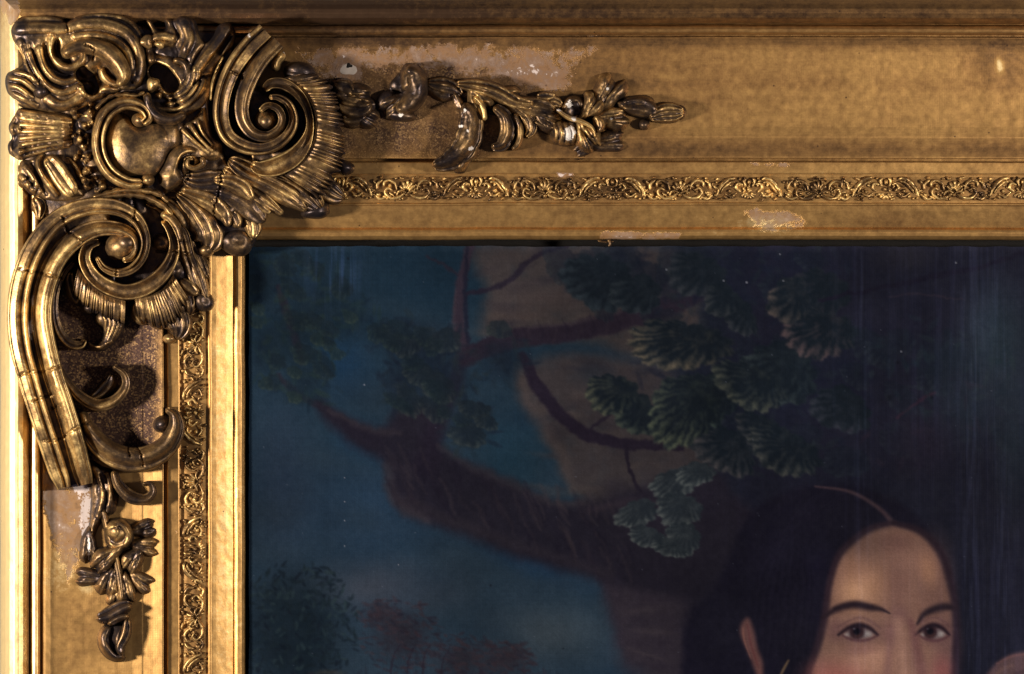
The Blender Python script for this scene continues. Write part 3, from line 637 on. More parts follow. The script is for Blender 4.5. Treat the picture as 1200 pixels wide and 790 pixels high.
    for (px, py, s_) in [(575, 686, 2.5), (1042, 466, 6), (1052, 425, 4), (1092, 466, 3.5), (408, 303, 3), (660, 760, 2)]:
        ell(px, py, s_, s_, (14, 16, 24), 0.6, 1, 0, True)
    # soft dirty edge where the frame has rubbed
    C[:] += (sst(10, 0, Y - y0)[..., None] * np.array([14, 13, 14]) * fbm(X, Y, 14, 77)[..., None])
    gr_ = np.random.RandomState(3)
    C[:] *= (1 + 0.03 * (gr_.rand(C.shape[0], 1) - .5) + 0.03 * (gr_.rand(1, C.shape[1]) - .5) + 0.10 * (gr_.rand(*C.shape[:2]) - .5))[..., None]
    C = np.clip(C, 4, 255) / 255.0
    lin = np.where(C <= 0.04045, C / 12.92, ((C + 0.055) / 1.055) ** 2.4)
    lin = np.clip(lin * PAINT_GAIN * np.array([0.90, 0.96, 1.14]), 0.0008, 0.85)
    H = (fbm(X, Y, 200, 78) - 0.5) * 1.2 + 13.0 + (C.mean(-1) - blur(C, 3).mean(-1)) * 2.5
    X = np.where(X < x0 + .5, X + (fbm(X, Y, 30, 79) - .4) * 2.5, X); Y = np.where(Y < y0 + .5, Y + (fbm(X, Y, 26, 80) - .4) * 3.0, Y)
    V = P(X, Y, H).reshape(-1, 3); F = gridfaces(*X.shape); F = orient(V, F)
    o = mk('oil_painting', V, F, M_CANVAS, None, colors=lin.reshape(-1, 3))
    o['label'] = 'dark oil portrait of a dark-haired woman beneath a leafy tree'
    o['category'] = 'painting'
    return o
PAINT_GAIN = 0.72
make_painting()

# ------------------------------------------------------------------ carved ornament
CRACKS = [[(22, 315), (50, 321), (73, 327)], [(73, 254), (79, 270), (96, 283)], [(20, 441), (36, 436), (53, 435), (74, 428)], [(52, 517), (67, 516), (84, 505), (106, 493)],
          [(160, 522), (165, 532), (168, 547)], [(184, 294), (204, 295), (222, 298)], [(190, 230), (208, 222), (221, 210), (222, 200)], [(228, 98), (239, 89), (250, 88), (262, 72)],
          [(259, 203), (258, 220), (252, 238), (253, 256), (262, 264)], [(155, 232), (158, 246), (156, 258)], [(285, 92), (272, 84)], [(100, 52), (110, 58), (109, 70)],
          [(60, 480), (72, 474)], [(40, 470), (60, 462)], [(136, 316), (136, 330)], [(76, 20), (80, 38)], [(148, 520), (152, 534)]]
CRACKS = [cr(c, n=len(c) * 6) for c in CRACKS]
CRACKS = [np.column_stack([c[:, 0] + rng.randn(len(c)) * 0.6, c[:, 1] + rng.randn(len(c)) * 0.6]) for c in CRACKS]
CHIPS = [(668, 156, 6, 8, 1.2), (667, 122, 4, 5, .9), (672, 139, 4, 3, .9), (540, 148, 3, 2, 1), (470, 135, 3, 2, 1), (552, 174, 3, 3, 1), (36, 385, 3, 12, .95), (712, 104, 2, 2, 1), (717, 140, 3, 2, .8),
         (26, 316, 3, 2, 1), (104, 640, 1.5, 14, .9), (337, 60, 5, 4, 1.1), (545, 130, 2, 4, .9), (38, 352, 2, 8, .8), (655, 129, 3, 2, .8), (292, 42, 2, 3, .8), (548, 154, 2, 2, .9), (484, 98, 1.5, 1.5, .9)]

def finish(name, X, Y, Z, F, conv, tone, parent, zb, edges=None, noise=0.5, cracks=True, seed=0, mat=None):
    """shared tail: hand-made unevenness, cracks, skirt down to zb, attributes"""
    Z = Z + (fbm(X, Y, 11, seed + 3, 3) - 0.5) * 2.4 * noise + (fbm(X, Y, 4.5, seed + 5, 2) - 0.5) * 0.7 * noise
    chip = np.zeros(X.shape)
    if cracks:
        lo = (X.min() - 3, Y.min() - 3); hi = (X.max() + 3, Y.max() + 3)
        for c in CRACKS:
            if c[:, 0].max() < lo[0] or c[:, 0].min() > hi[0] or c[:, 1].max() < lo[1] or c[:, 1].min() > hi[1]: continue
            d, _, _ = seg_dist(X, Y, c); Z = Z - 7.0 * np.exp(-(d / 0.85) ** 2)
    for cx, cy, rx, ry, k in CHIPS:
        chip = np.maximum(chip, k * np.exp(-(((X - cx) / rx) ** 2 + ((Y - cy) / ry) ** 2) * 0.7))
    V = P(X, Y, Z); F = orient(V, F); n0 = len(V)
    # boundary edges -> skirt with its own vertices
    e = np.concatenate([F[:, [i, (i + 1) % 4]] for i in range(4)])
    key = np.sort(e, 1); _, idx, cnt = np.unique(key[:, 0].astype(np.int64) * 10 ** 7 + key[:, 1], return_index=True, return_counts=True)
    be = e[idx[cnt == 1]]
    be = be[be[:, 0] != be[:, 1]]
    ids = np.unique(be); m = {int(v): k for k, v in enumerate(ids)}
    k = len(ids)
    top = V[ids]; bot = P(X[ids], Y[ids], np.minimum(Z[ids] - 0.5, zb))
    a = np.array([m[int(v)] for v in be[:, 0]]); b = np.array([m[int(v)] for v in be[:, 1]])
    SF = np.stack([b + n0, a + n0, a + n0 + k, b + n0 + k], -1)
    V = np.vstack([V, top, bot]); F = np.vstack([F, SF])
    wear_recess = np.r_[conv, conv[ids] * 0, np.zeros(k)]
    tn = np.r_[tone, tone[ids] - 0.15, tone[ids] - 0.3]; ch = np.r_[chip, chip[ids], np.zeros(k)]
    return mk(name, V, F, mat or M_GILT, parent, dict(tone=tn, wear_recess=wear_recess, chip=ch))

def lap(Z, r):
    """how far each grid point stands above its surroundings"""
    def sh(A, i, j): 
        B = np.pad(A, ((r, r), (r, r)), mode='edge'); return B[r + i:r + i + A.shape[0], r + j:r + j + A.shape[1]]
    return Z - 0.25 * (sh(Z, r, 0) + sh(Z, -r, 0) + sh(Z, 0, r) + sh(Z, 0, -r))

def prof_round(v, t): return np.sqrt(np.clip(1 - v * v, 0, 1)) * 0.85 + 0.15 * (1 - v ** 4)
def prof_trough(v, t): return 0.62 + 0.38 * np.abs(v) ** 2.2 - 0.75 * np.clip(np.abs(v) - 0.86, 0, 1) / 0.14 * 0.5
def prof_trough_r(v, t): return 0.55 + 0.25 * v + 0.20 * v * v - 0.4 * np.clip(np.abs(v) - 0.88, 0, 1) / 0.12
def prof_pts(pts):
    p = np.array(pts, float)
    return lambda v, t: np.interp(v, p[:, 0], p[:, 1])
BAND_OUT = prof_pts([(-1, .45), (-.93, .74), (-.82, .80), (-.74, .74), (-.66, .76), (-.2, .84), (.15, .80), (.24, .70), (.32, .72), (.45, .93), (.6, 1.0), (.76, .96), (.9, .78), (1, .40)])
BAND_IN = prof_pts([(-1, .35), (-.92, .52), (-.8, .56), (-.7, .52), (-.6, .60), (-.35, .82), (0, .97), (.3, 1.0), (.55, .93), (.68, .82), (.74, .76), (.8, .80), (.9, .78), (1, .45)])
def prof_leaf(ribs, amp=0.20, dome=1.0, spine=0.16):
    def f(v, t):
        edge = 1 - np.clip((np.abs(v) - 0.72) / 0.28, 0, 1) ** 2
        body = 0.42 + 0.26 * (1 - v * v) + 0.14 * v * np.cos(2.2 * t)
        saw = (ribs * (v + 1) / 2 + 0.35 * np.sin(3 * t)) % 1.0
        fold = np.where(saw < 0.68, saw / 0.68, (1 - saw) / 0.32)
        fold = fold * fold * (3 - 2 * fold)
        return body * (0.25 + 0.75 * edge) + amp * (fold - 0.3) * edge * (1 - 0.5 * t)
    return f
def prof_hook(v, t): return np.sqrt(np.clip(1 - v * v, 0, 1)) * 0.95 - 0.28 * np.exp(-((v + 0.45) / 0.25) ** 2)

def sweep(name, parent, pts, base, h, prof=prof_round, tone=0.5, round_ends=(True, True), lobes=None, tonev=None, zb=None, step=1.5, m=None, noise=0.5, rise=None, seed=None, curl=0.0):
    """moulded band or leaf that follows a curve; pts rows are x, y, width"""
    pl = cr([p[:3] for p in pts], step=step); n = len(pl)
    if n < 6: pl = cr([p[:3] for p in pts], n=6); n = 6
    x, y, w = pl[:, 0], pl[:, 1], pl[:, 2].copy()
    s = np.r_[0, np.cumsum(np.hypot(np.diff(x), np.diff(y)))]; t = s / s[-1]
    tx, ty = np.gradient(x), np.gradient(y); L = np.hypot(tx, ty) + 1e-9; nx, ny = -ty / L, tx / L
    hh = np.ones(n)
    for e, on in ((0, round_ends[0]), (1, round_ends[1])):
        if on:
            r = max(2.0, (w[0] if e == 0 else w[-1]) * 0.55); q = np.clip((s if e == 0 else s[-1] - s) / r, 0, 1)
            k = np.sqrt(np.clip(1 - (1 - q) ** 2, 0, 1)); w = w * np.maximum(k, 0.06); hh = hh * (0.35 + 0.65 * k)
    if lobes: w = w * (1 + lobes[1] * (np.abs(np.sin(t * math.pi * lobes[0])) - 0.5))
    if m is None: m = int(np.clip(pl[:, 2].max() / 1.1, 11, 48))
    v = np.linspace(-1, 1, m)
    # closer to the rims
    v = np.sign(v) * (1 - (1 - np.abs(v)) ** 1.25)
    X = x[:, None] + nx[:, None] * v[None] * w[:, None] / 2; Y = y[:, None] + ny[:, None] * v[None] * w[:, None] / 2
    T = np.repeat(t[:, None], m, 1); Vv = np.repeat(v[None], n, 0)
    R = 0 if rise is None else np.interp(T, np.linspace(0, 1, len(rise)), rise)
    Z = base + R + h * hh[:, None] * prof(Vv, T) - curl * sst(0.7, 1.0, T) 
    k = lap(Z, 2) / max(h * 0.12, 0.6)
    sd_ = seed if seed is not None else int(abs(pts[0][0] * 3 + pts[0][1])) % 50
    tn = np.full(X.shape, tone) if tonev is None else tone + np.interp(T, np.linspace(0, 1, len(tonev)), tonev)
    return finish(name, X.ravel(), Y.ravel(), Z.ravel(), gridfaces(n, m), np.clip(k, -0.6, 0.9).ravel(), tn.ravel(), parent, base - 8 if zb is None else zb, noise=noise, seed=sd_)

def fan(name, parent, A, B, base, h0, h1, ribs, tone=0.5, scal=0.10, amp=3.0, zb=None, bulge=4.0, seed=1, tipdark=0.25, nv=None, curl=6.0):
    """fluted shell between an inner and an outer line"""
    LA = max(np.hypot(*np.diff(cr(A, n=40), axis=0).T).sum(), np.hypot(*np.diff(cr(B, n=40), axis=0).T).sum())
    nu = max(int(ribs * 7), int(LA / 1.2)); a = cr(A, n=nu); b = cr(B, n=nu)
    nv = nv or int(max(10, np.hypot(*(b - a).T).max() / 1.4))
    u = np.linspace(0, 1, nu)[:, None]; v = np.linspace(0, 1, nv)[None]
    rr = np.random.RandomState(seed); uu = u + 0.5 / ribs * np.sin(u * 17 + seed) + 0.35 / ribs * np.sin(u * 41 + seed)
    ph = np.abs(np.sin(math.pi * ribs * uu))
    ve = v * (1 + scal * (ph - 0.6) * v)
    X = a[:, :1] + (b[:, :1] - a[:, :1]) * ve; Y = a[:, 1:] + (b[:, 1:] - a[:, 1:]) * ve
    Z = base + h0 + (h1 - h0) * v + bulge * np.sin(math.pi * v) + amp * (ph ** 0.8) * sst(0, 0.25, v) * (0.6 + 0.8 * vn(u * ribs * .35 + seed, v * 2.0)) - curl * sst(0.82, 1, v)
    k = lap(Z, 1) / (amp * 0.25)
    tn = tone - tipdark * sst(0.6, 1, v) + 0 * u
    return finish(name, X.ravel(), Y.ravel(), Z.ravel(), gridfaces(nu, nv), np.clip(k, -.6, .9).ravel(), tn.ravel(), parent, base - 6 if zb is None else zb, noise=0.4, seed=seed)

def blob(name, parent, cx, cy, rx, ry, rot, base, h, tone=0.4, creases=0, camp=0.12, lob=0.0, nl=3, dent=0.0, seed=0, zb=None, power=0.5):
    """rounded petal, berry or knob: dome over a lobed ellipse with creases from one end"""
    nr, nt = max(7, int(max(rx, ry) / 1.2)), max(24, int(max(rx, ry) * 3.4))
    r = np.sin(np.linspace(0.0, 1, nr) * math.pi / 2)[:, None]; th = np.linspace(0, 2 * math.pi, nt, endpoint=False)[None]
    e = 1 + lob * np.sin(nl * th + seed)
    u = r * np.cos(th) * e; v = r * np.sin(th) * e
    Z = base + h * np.clip(1 - r ** 2, 0, 1) ** power + 0 * th
    if creases:
        a = np.arctan2(v, u + 1.25); Z = Z + h * camp * np.abs(np.sin(a * creases)) * sst(0, .5, r)
    if dent: Z = Z - dent * np.exp(-((u - 0.15) ** 2 + (v + 0.1) ** 2) / 0.12)
    c, s = math.cos(math.radians(rot)), math.sin(math.radians(rot))
    X = cx + u * rx * c - v * ry * s; Y = cy + u * rx * s + v * ry * c
    k = lap(Z, 1) / max(h * 0.2, 1)
    Xr, Yr, Zr = (A.ravel() for A in (X, Y, Z))
    i = np.arange(nr - 1)[:, None] * nt; j = np.arange(nt)[None]; j2 = (j + 1) % nt
    F = np.stack([(i + j), (i + j2), (i + nt + j2), (i + nt + j)], -1).reshape(-1, 4)
    # merge the pole ring
    F = np.where(F < nt, 0, F)
    inner = (F == 0).sum(1) > 1
    Fi = F[inner]; F = F[~inner]
    tri = np.stack([Fi[:, 0], Fi[:, 2], Fi[:, 3]], -1)
    # nudge: keep quads only, the pole as thin quads through an extra ring point
    tri4 = np.stack([tri[:, 0], tri[:, 1], tri[:, 2], tri[:, 2]], -1)
    quad_pole = np.stack([np.zeros(nt // 2, int), nt + np.arange(0, nt - 1, 2)[:nt // 2], nt + np.arange(1, nt, 2)[:nt // 2], nt + (np.arange(2, nt + 1, 2) % nt)[:nt // 2]], -1) if nt % 2 == 0 else None
    if quad_pole is None: return blob(name, parent, cx, cy, rx + 0.31, ry, rot, base, h, tone, creases, camp, lob, nl, dent, seed, zb, power)
    F = np.vstack([F, quad_pole[:, ::-1]])
    keep = np.r_[0, np.arange(nt, nr * nt)]; remap = np.full(nr * nt, -1); remap[keep] = np.arange(len(keep))
    F = remap[F]; Xr, Yr, Zr, kk = Xr[keep], Yr[keep], Zr[keep], np.clip(k, -.6, .8).ravel()[keep]
    return finish(name, Xr, Yr, Zr, F, kk * 0.5, np.full(len(Xr), tone), parent, base - 5 if zb is None else zb, noise=0.45, seed=(seed * 7 + int(cx)) % 60)

def relief(name, parent, outline, base, dome, strokes, tone=0.4, edge=6.0, drop=8.0, zb=40, g=1.35, noise=0.8, seed=1, smooth=True, tones=()):
    """carved panel of any outline: a field of ridges ('r'), grooves ('g') and pits ('p')"""
    pl = cr(outline, n=len(outline) * 7, closed=True)[:-1] if smooth else np.array(outline, float)
    gx = np.arange(pl[:, 0].min() - g, pl[:, 0].max() + 2 * g, g); gy = np.arange(pl[:, 1].min() - g, pl[:, 1].max() + 2 * g, g)
    X, Y = np.meshgrid(gx, gy, indexing='ij'); sd = sdist(X, Y, pl)
    inn = sd >= 0
    cell = inn[:-1, :-1] | inn[1:, :-1] | inn[:-1, 1:] | inn[1:, 1:]
    q = np.vstack([pl, pl[:1]])
    out = ~inn
    # snap outside corners onto the outline
    ox, oy = X[out], Y[out]; best = np.full(ox.shape, 1e9); bx, by = ox.copy(), oy.copy()
    for i in range(len(q) - 1):
        ax, ay = q[i]; dx, dy = q[i + 1] - q[i]
        t = np.clip(((ox - ax) * dx + (oy - ay) * dy) / (dx * dx + dy * dy + 1e-9), 0, 1)
        px, py = ax + t * dx, ay + t * dy; d = np.hypot(ox - px, oy - py); m = d < best
        best = np.where(m, d, best); bx = np.where(m, px, bx); by = np.where(m, py, by)
    X = X.copy(); Y = Y.copy(); X[out] = bx; Y[out] = by; sd = np.maximum(sd, 0)
    Z = base + dome * (1 - np.exp(-sd / max(edge * 2.2, 1)))
    for st in strokes:
        pts, w, hgt, kind = st[:4]
        c = cr(pts, n=len(pts) * 6) if len(pts) > 1 else np.array([pts[0], (pts[0][0] + .01, pts[0][1])], float)
        d, _, t = seg_dist(X, Y, c)
        fade = 1.0
        if len(pts) > 2 and kind in 'rg': fade = 0.45 + 0.55 * np.sin(math.pi * np.clip(t, 0.02, 0.98)) ** 0.5
        if kind == 'r': Z = Z + hgt * np.sqrt(np.clip(1 - (d / (w * 1.15)) ** 2, 0, 1)) * fade
        elif kind == 'g': Z = Z - hgt * np.exp(-(d / w) ** 2) * fade
        elif kind == 'p': Z = Z - hgt * (1 - sst(w * 0.75, w, d))
        elif kind == 'b': Z = np.maximum(Z, base + hgt * np.sqrt(np.clip(1 - (d / w) ** 2, 0, 1)))
    Z = Z - drop * np.clip(1 - sd / edge, 0, 1) ** 2
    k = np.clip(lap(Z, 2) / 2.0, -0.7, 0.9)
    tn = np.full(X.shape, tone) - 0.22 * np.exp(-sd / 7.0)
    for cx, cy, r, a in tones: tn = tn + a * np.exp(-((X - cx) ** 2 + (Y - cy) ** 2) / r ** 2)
    ny = X.shape[1]
    I, J = np.nonzero(cell); a = I * ny + J
    F = np.stack([a, a + 1, a + ny + 1, a + ny], -1)
    used = np.unique(F); remap = np.full(X.size, -1); remap[used] = np.arange(len(used)); F = remap[F]
    return finish(name, X.ravel()[used], Y.ravel()[used], Z.ravel()[used], F, k.ravel()[used], tn.ravel()[used], parent, zb, noise=noise, seed=seed)

# ================================================================== corner ornament
CO = empty('corner_ornament', FRAME); CO['label'] = 'cast rococo corner of scrolls, shells and cartouche in dark worn gilding'
relief('ornament_ground', CO, [(22, 40), (40, 26), (90, 24), (150, 26), (200, 32), (262, 36), (276, 60), (300, 100), (350, 110), (372, 150), (380, 200), (360, 236), (310, 246), (296, 284), (262, 288), (236, 270), (226, 330), (206, 352), (150, 350), (100, 330), (86, 290), (70, 270), (46, 250), (32, 220), (22, 180), (18, 140), (20, 100), (24, 70)], 54, 8,
    [([(nu_.uniform(30, 360), nu_.uniform(40, 330))], nu_.uniform(6, 14), nu_.uniform(2, 7), 'r') for nu_ in [np.random.RandomState(9)] for _ in range(60)] + [([(98, 88), (106, 100)], 16, 18, 'p'), ([(186, 82), (200, 98)], 18, 18, 'p'), ([(258, 110), (262, 150), (280, 186)], 16, 16, 'p'), ([(345, 130), (350, 160)], 16, 14, 'p')], tone=0.2, g=2.0, zb=20, noise=1.5, seed=70, tones=[(102, 95, 24, -.7), (192, 89, 26, -.7), (262, 140, 30, -.8), (345, 150, 34, -.6), (145, 300, 40, -.4)])  # negative tones paint the shade of eye holes and gaps onto their floors
# --- scrolled leaf in the outer corner
relief('scroll_leaf', CO, [(14, 47), (12, 35), (17, 24), (28, 18), (42, 17), (58, 17), (71, 20), (79, 24), (90, 18), (106, 14), (126, 14), (146, 18), (159, 27), (167, 39), (172, 54), (173, 78), (168, 97), (158, 106),
    (142, 108), (120, 117), (100, 127), (84, 133), (60, 134), (40, 130), (26, 127), (17, 119), (9, 109), (6, 97), (8, 87), (16, 80), (24, 75), (25, 68), (19, 58)], 66, 9,
    [([(22, 34), (45, 33), (73, 33), (95, 28), (120, 28), (146, 37), (160, 53), (165, 74), (161, 94)], 6, 9, 'r'),
     ([(30, 24), (55, 24), (75, 28)], 3, 3, 'g'), ([(86, 24), (110, 20), (140, 24), (160, 40), (169, 62)], 2.5, 4, 'g'),
     ([(88, 42), (110, 41), (134, 47), (150, 62), (154, 84), (148, 98)], 4, 6, 'r'),
     ([(60, 44), (61, 60), (70, 75), (84, 79), (96, 71), (97, 61)], 4, 9, 'r'), ([(53, 52), (55, 68), (66, 84), (82, 88), (98, 80)], 3, 7, 'g'),
     ([(46, 58), (50, 76), (62, 91), (78, 96), (92, 90)], 4, 8, 'r'), ([(42, 66), (48, 84), (60, 98), (74, 103)], 2.4, 6, 'g'), ([(34, 62), (44, 84), (56, 100), (72, 108), (90, 102)], 4, 7, 'r'),
     ([(28, 56), (36, 78), (48, 96)], 3, 6, 'g'), ([(24, 50), (32, 72), (42, 92)], 4, 6, 'r'), ([(66, 50), (66, 62), (72, 69), (80, 71)], 4, 12, 'g'),
     ([(14, 92), (26, 94), (40, 104)], 3, 5, 'r'), ([(12, 100), (24, 104), (36, 114)], 3, 5, 'r'), ([(18, 84), (32, 88), (44, 98)], 2.5, 5, 'r'), ([(16, 110), (28, 116), (42, 124)], 3, 5, 'r'),
     ([(12, 96), (24, 99), (38, 109)], 2, 4, 'g'), ([(56, 116), (66, 123), (80, 123), (93, 115), (98, 106)], 5.5, 8, 'r'), ([(58, 128), (76, 131), (96, 122)], 2.5, 5, 'g'),
     ([(36, 52), (40, 66), (44, 76)], 2, 4, 'g'), ([(97, 87), (104, 94), (107, 103)], 9.5, 44, 'p'), ([(110, 86), (116, 92), (112, 104)], 6, 18, 'g'), ([(120, 80), (128, 90), (136, 94)], 7, 12, 'g'), ([(96, 104), (106, 113), (118, 112)], 4, 7, 'r'),
     ([(112, 106), (124, 104), (136, 106)], 3, 6, 'r')],
    tone=0.38, edge=5, drop=9, tones=[(60, 40, 26, 0.25), (120, 30, 30, 0.2), (30, 95, 16, 0.2), (22, 28, 14, -0.3), (90, 118, 20, 0.2)], seed=1)
sweep('horn_curl', CO, [(73, 67, 15), (84, 58, 19), (104, 54, 22), (124, 60, 24), (139, 75, 23), (145, 90, 18), (138, 101, 8)], 66, 30, tone=0.50, seed=2, noise=0.25)
blob('berry', CO, 48, 107, 10, 10, 0, 66, 18, tone=0.12, seed=3)
sweep('leaf_curl', CO, [(118, 78, 9), (122, 90, 12), (132, 98, 12), (144, 99, 7)], 56, 18, tone=0.35, seed=4)
# --- left shell with flutes
relief('shell', CO, [(13, 140), (10, 150), (13, 161), (9, 171), (12, 182), (21, 188), (36, 185), (60, 178), (84, 175), (88, 155), (85, 138), (60, 131), (35, 127), (22, 126), (17, 133)], 66, 7,
    [([(24, 140 + i * 7.4 + (i - 3) * 0.6), (50, 142 + i * 6.0), (84, 146 + i * 4.2)], 2.8, 5.0 + (i * 7 % 3), 'r') for i in range(7)] +
    [([(24, 143.7 + i * 7.4 + (i - 3) * 0.6), (50, 145 + i * 6.0), (80, 148 + i * 4.2)], 1.5, 3, 'g') for i in range(6)] +
    [([(20, 140), (17, 150), (19, 160), (16, 170), (19, 182)], 3, 5, 'g'), ([(22, 178)], 6, 9, 'r'), ([(17, 152)], 6, 7, 'r'), ([(26, 132), (55, 136), (82, 141)], 4, 6, 'r'), ([(80, 140), (84, 158), (80, 174)], 6, 9, 'g')],
    tone=0.45, edge=5, drop=7, tones=[(55, 158, 26, 0.2), (14, 165, 12, -0.25)], seed=5)
# --- lower left leaf
relief('acanthus_leaf', CO, [(23, 187), (19, 203), (21, 215), (31, 225), (44, 232), (60, 238), (85, 238), (106, 228), (102, 206), (88, 187), (70, 176), (50, 178), (35, 184)], 62, 8,
    [([(30, 196), (38, 208), (46, 224)], 3, 5, 'r'), ([(26, 208), (34, 218), (42, 228)], 3, 5, 'r'), ([(38, 192), (44, 206), (54, 228)], 2.2, 6, 'g'), ([(50, 178), (44, 190), (50, 206), (66, 228)], 3, 6, 'r'),
     ([(66, 178), (78, 190), (90, 212), (100, 226)], 3, 8, 'g'), ([(74, 176), (86, 190), (96, 208)], 3, 6, 'r'), ([(28, 214), (34, 208)], 1.5, 4, 'g'), ([(34, 222), (40, 214)], 1.5, 4, 'g'), ([(42, 228), (46, 220)], 1.5, 4, 'g')],
    tone=0.42, seed=6)
sweep('leaf_paddle', CO, [(54, 184, 15), (64, 196, 21), (75, 212, 23), (88, 230, 19)], 62, 19, prof=prof_pts([(-1, .4), (-.9, .85), (-.7, 1), (-.2, .92), (-.08, .80), (.05, .93), (.4, .96), (.5, .85), (.58, .95), (.85, .9), (1, .35)]), tone=0.66, seed=7)
# --- grain of little nuggets round the cartouche
nug = np.random.RandomState(4)
relief('nugget_ground', CO, [(82, 128), (98, 120), (120, 114), (118, 130), (110, 150), (108, 172), (112, 192), (126, 210), (146, 222), (124, 230), (102, 224), (90, 204), (82, 176), (84, 150)], 60, 6,
    [([(nug.uniform(84, 122), nug.uniform(118, 226))], nug.uniform(2.4, 5.2), nug.uniform(5, 12), 'r') for _ in range(70)] + [([(nug.uniform(86, 118), nug.uniform(122, 222))], nug.uniform(2, 4), nug.uniform(6, 14), 'g') for _ in range(30)],
    tone=0.5, seed=8, noise=1.4)
# --- cartouche
relief('cartouche_boss', CO, [(124, 148), (120, 170), (127, 192), (142, 207), (165, 211), (182, 208), (194, 194), (200, 181), (211, 170), (211, 150), (204, 143), (178, 141), (168, 148), (158, 146), (148, 134), (134, 134)], 70, 13,
    [([(160, 174)], 34, 5, 'r'), ([(134, 196), (150, 206), (172, 208)], 3, 3, 'g')], tone=0.50, edge=7, drop=6, noise=0.35, seed=9)
RIM = prof_pts([(-1, .35), (-.9, .72), (-.7, .9), (-.4, 1), (-.1, .94), (.08, .72), (.2, .62), (.32, .74), (.55, .95), (.75, .9), (.9, .7), (1, .3)])
sweep('cartouche_rim', CO, [(166, 146, 10), (174, 137, 13), (166, 125, 15), (146, 121, 17), (126, 132, 18), (116, 155, 17), (117, 180, 17), (129, 202, 17), (149, 214, 15), (168, 215, 12)], 66, 24, prof=lambda v, t: RIM(-v, t), tone=0.52, seed=10)
blob('berry', CO, 173, 211, 8, 7.5, 0, 70, 17, tone=0.55, seed=11)
blob('scroll_eye', CO, 163, 141, 9, 8, 30, 74, 15, tone=0.5, seed=12)
sweep('ragged_edge', CO, [(112, 128, 4), (128, 114, 5), (145, 111, 5), (160, 112, 5), (170, 108, 4)], 64, 24, tone=0.45, lobes=(7, 0.6), seed=13)
# --- scroll with the dark eye, and its two tall leaf tips
arcs = []
for i, r in enumerate((23, 28.5, 35, 42)):
    pts = [(198 + r * 1.0 * math.cos(a), 86 + r * 1.02 * math.sin(a)) for a in np.radians(np.linspace(-25 + i * 12, 112, 9))]
    arcs.append((pts, 2.8, 4.0, 'r'))
    pts = [(198 + (r + 2.6) * math.cos(a), 86 + (r + 2.6) * 1.02 * math.sin(a)) for a in np.radians(np.linspace(-10 + i * 12, 105, 9))]
    arcs.append((pts, 1.3, 2.0, 'g'))
relief('eye_scroll_leaf', CO, [(168, 46), (176, 38), (171, 25), (176, 23), (184, 34), (194, 33), (193, 22), (204, 21), (214, 17), (228, 23), (233, 36), (240, 48), (249, 42), (257, 29), (269, 27), (276, 38), (274, 53), (263, 68), (251, 86), (250, 106),
    (242, 124), (227, 134), (206, 142), (190, 140), (176, 132), (170, 110), (171, 80)], 64, 9,
    arcs + [([(212, 68), (222, 46), (216, 26)], 5, 7, 'r'), ([(206, 56), (208, 40), (202, 26)], 3, 6, 'g'), ([(232, 80), (252, 54), (266, 34)], 5, 6, 'r'), ([(240, 54), (232, 66), (224, 80)], 3, 6, 'g'), ([(258, 62), (270, 42)], 2, 6, 'g'),
     ([(176, 46), (190, 42), (206, 46)], 4, 6, 'r'), ([(172, 56), (176, 70)], 5, 8, 'r'), ([(178, 60), (200, 60), (214, 72)], 6, 14, 'g'), ([(184, 84), (192, 88), (200, 99)], 11, 46, 'p'), ([(200, 110), (206, 122)], 5, 10, 'g'), ([(176, 112), (190, 118)], 6, 16, 'g')],
    tone=0.36, tones=[(188, 50, 14, 0.35), (228, 100, 26, 0.18), (215, 22, 16, -0.3), (262, 36, 18, -0.25), (200, 60, 12, -0.2)], seed=14, edge=5)
sweep('eye_curl', CO, [(202, 70, 8), (215, 74, 11), (219, 86, 10), (213, 97, 7)], 58, 17, tone=0.3, seed=15)
blob('nugget', CO, 179, 99, 7, 9, 20, 66, 14, tone=0.7, lob=.15, seed=16); blob('nugget', CO, 186, 112, 4, 4, 0, 68, 9, tone=0.7, lob=.15, seed=17); blob('nugget', CO, 187, 52, 6, 4.5, 20, 70, 9, tone=0.8, lob=.12, seed=18); blob('nugget', CO, 171, 49, 6, 8, 10, 70, 8, tone=0.65, lob=.15, seed=18)
sweep('eye_curl', CO, [(172, 108, 9), (174, 124, 14), (186, 137, 17), (203, 140, 15), (218, 133, 9)], 66, 24, tone=0.22, seed=19)
relief('small_leaf', CO, [(204, 150), (222, 140), (240, 122), (247, 146), (252, 160), (262, 170), (258, 188), (240, 190), (220, 178), (206, 168)], 64, 8,
    [([(214, 152), (226, 164), (244, 178)], 2.4, 6, 'r'), ([(224, 147), (232, 160), (248, 176)], 2.4, 6, 'r'), ([(232, 142), (238, 156), (248, 170)], 2, 5, 'r'), ([(219, 149), (229, 162), (246, 178)], 1.5, 4, 'g'), ([(228, 146), (235, 158), (246, 170)], 1.5, 4, 'g')], tone=0.4, seed=20)
# --- snail-shaped curl below the cartouche
relief('snail_curl', CO, [(181, 206), (188, 192), (196, 176), (208, 168), (223, 169), (236, 179), (241, 190), (233, 201), (222, 204), (221, 212), (207, 223), (193, 230), (187, 220)], 66, 16,
    [([(200, 212), (196, 196), (206, 180), (222, 176)], 10, 6, 'r'), ([(214, 206), (211, 194), (216, 183), (228, 181), (235, 189)], 2.2, 9, 'g'), ([(222, 190)], 6, 8, 'p')], tone=0.45, edge=8, drop=12, noise=0.5, seed=21)
sweep('snail_eye', CO, [(236, 184, 6), (238, 192, 7), (229, 197, 7), (220, 194, 6), (221, 187, 4), (227, 187, 3)], 74, 13, tone=0.5, seed=22)
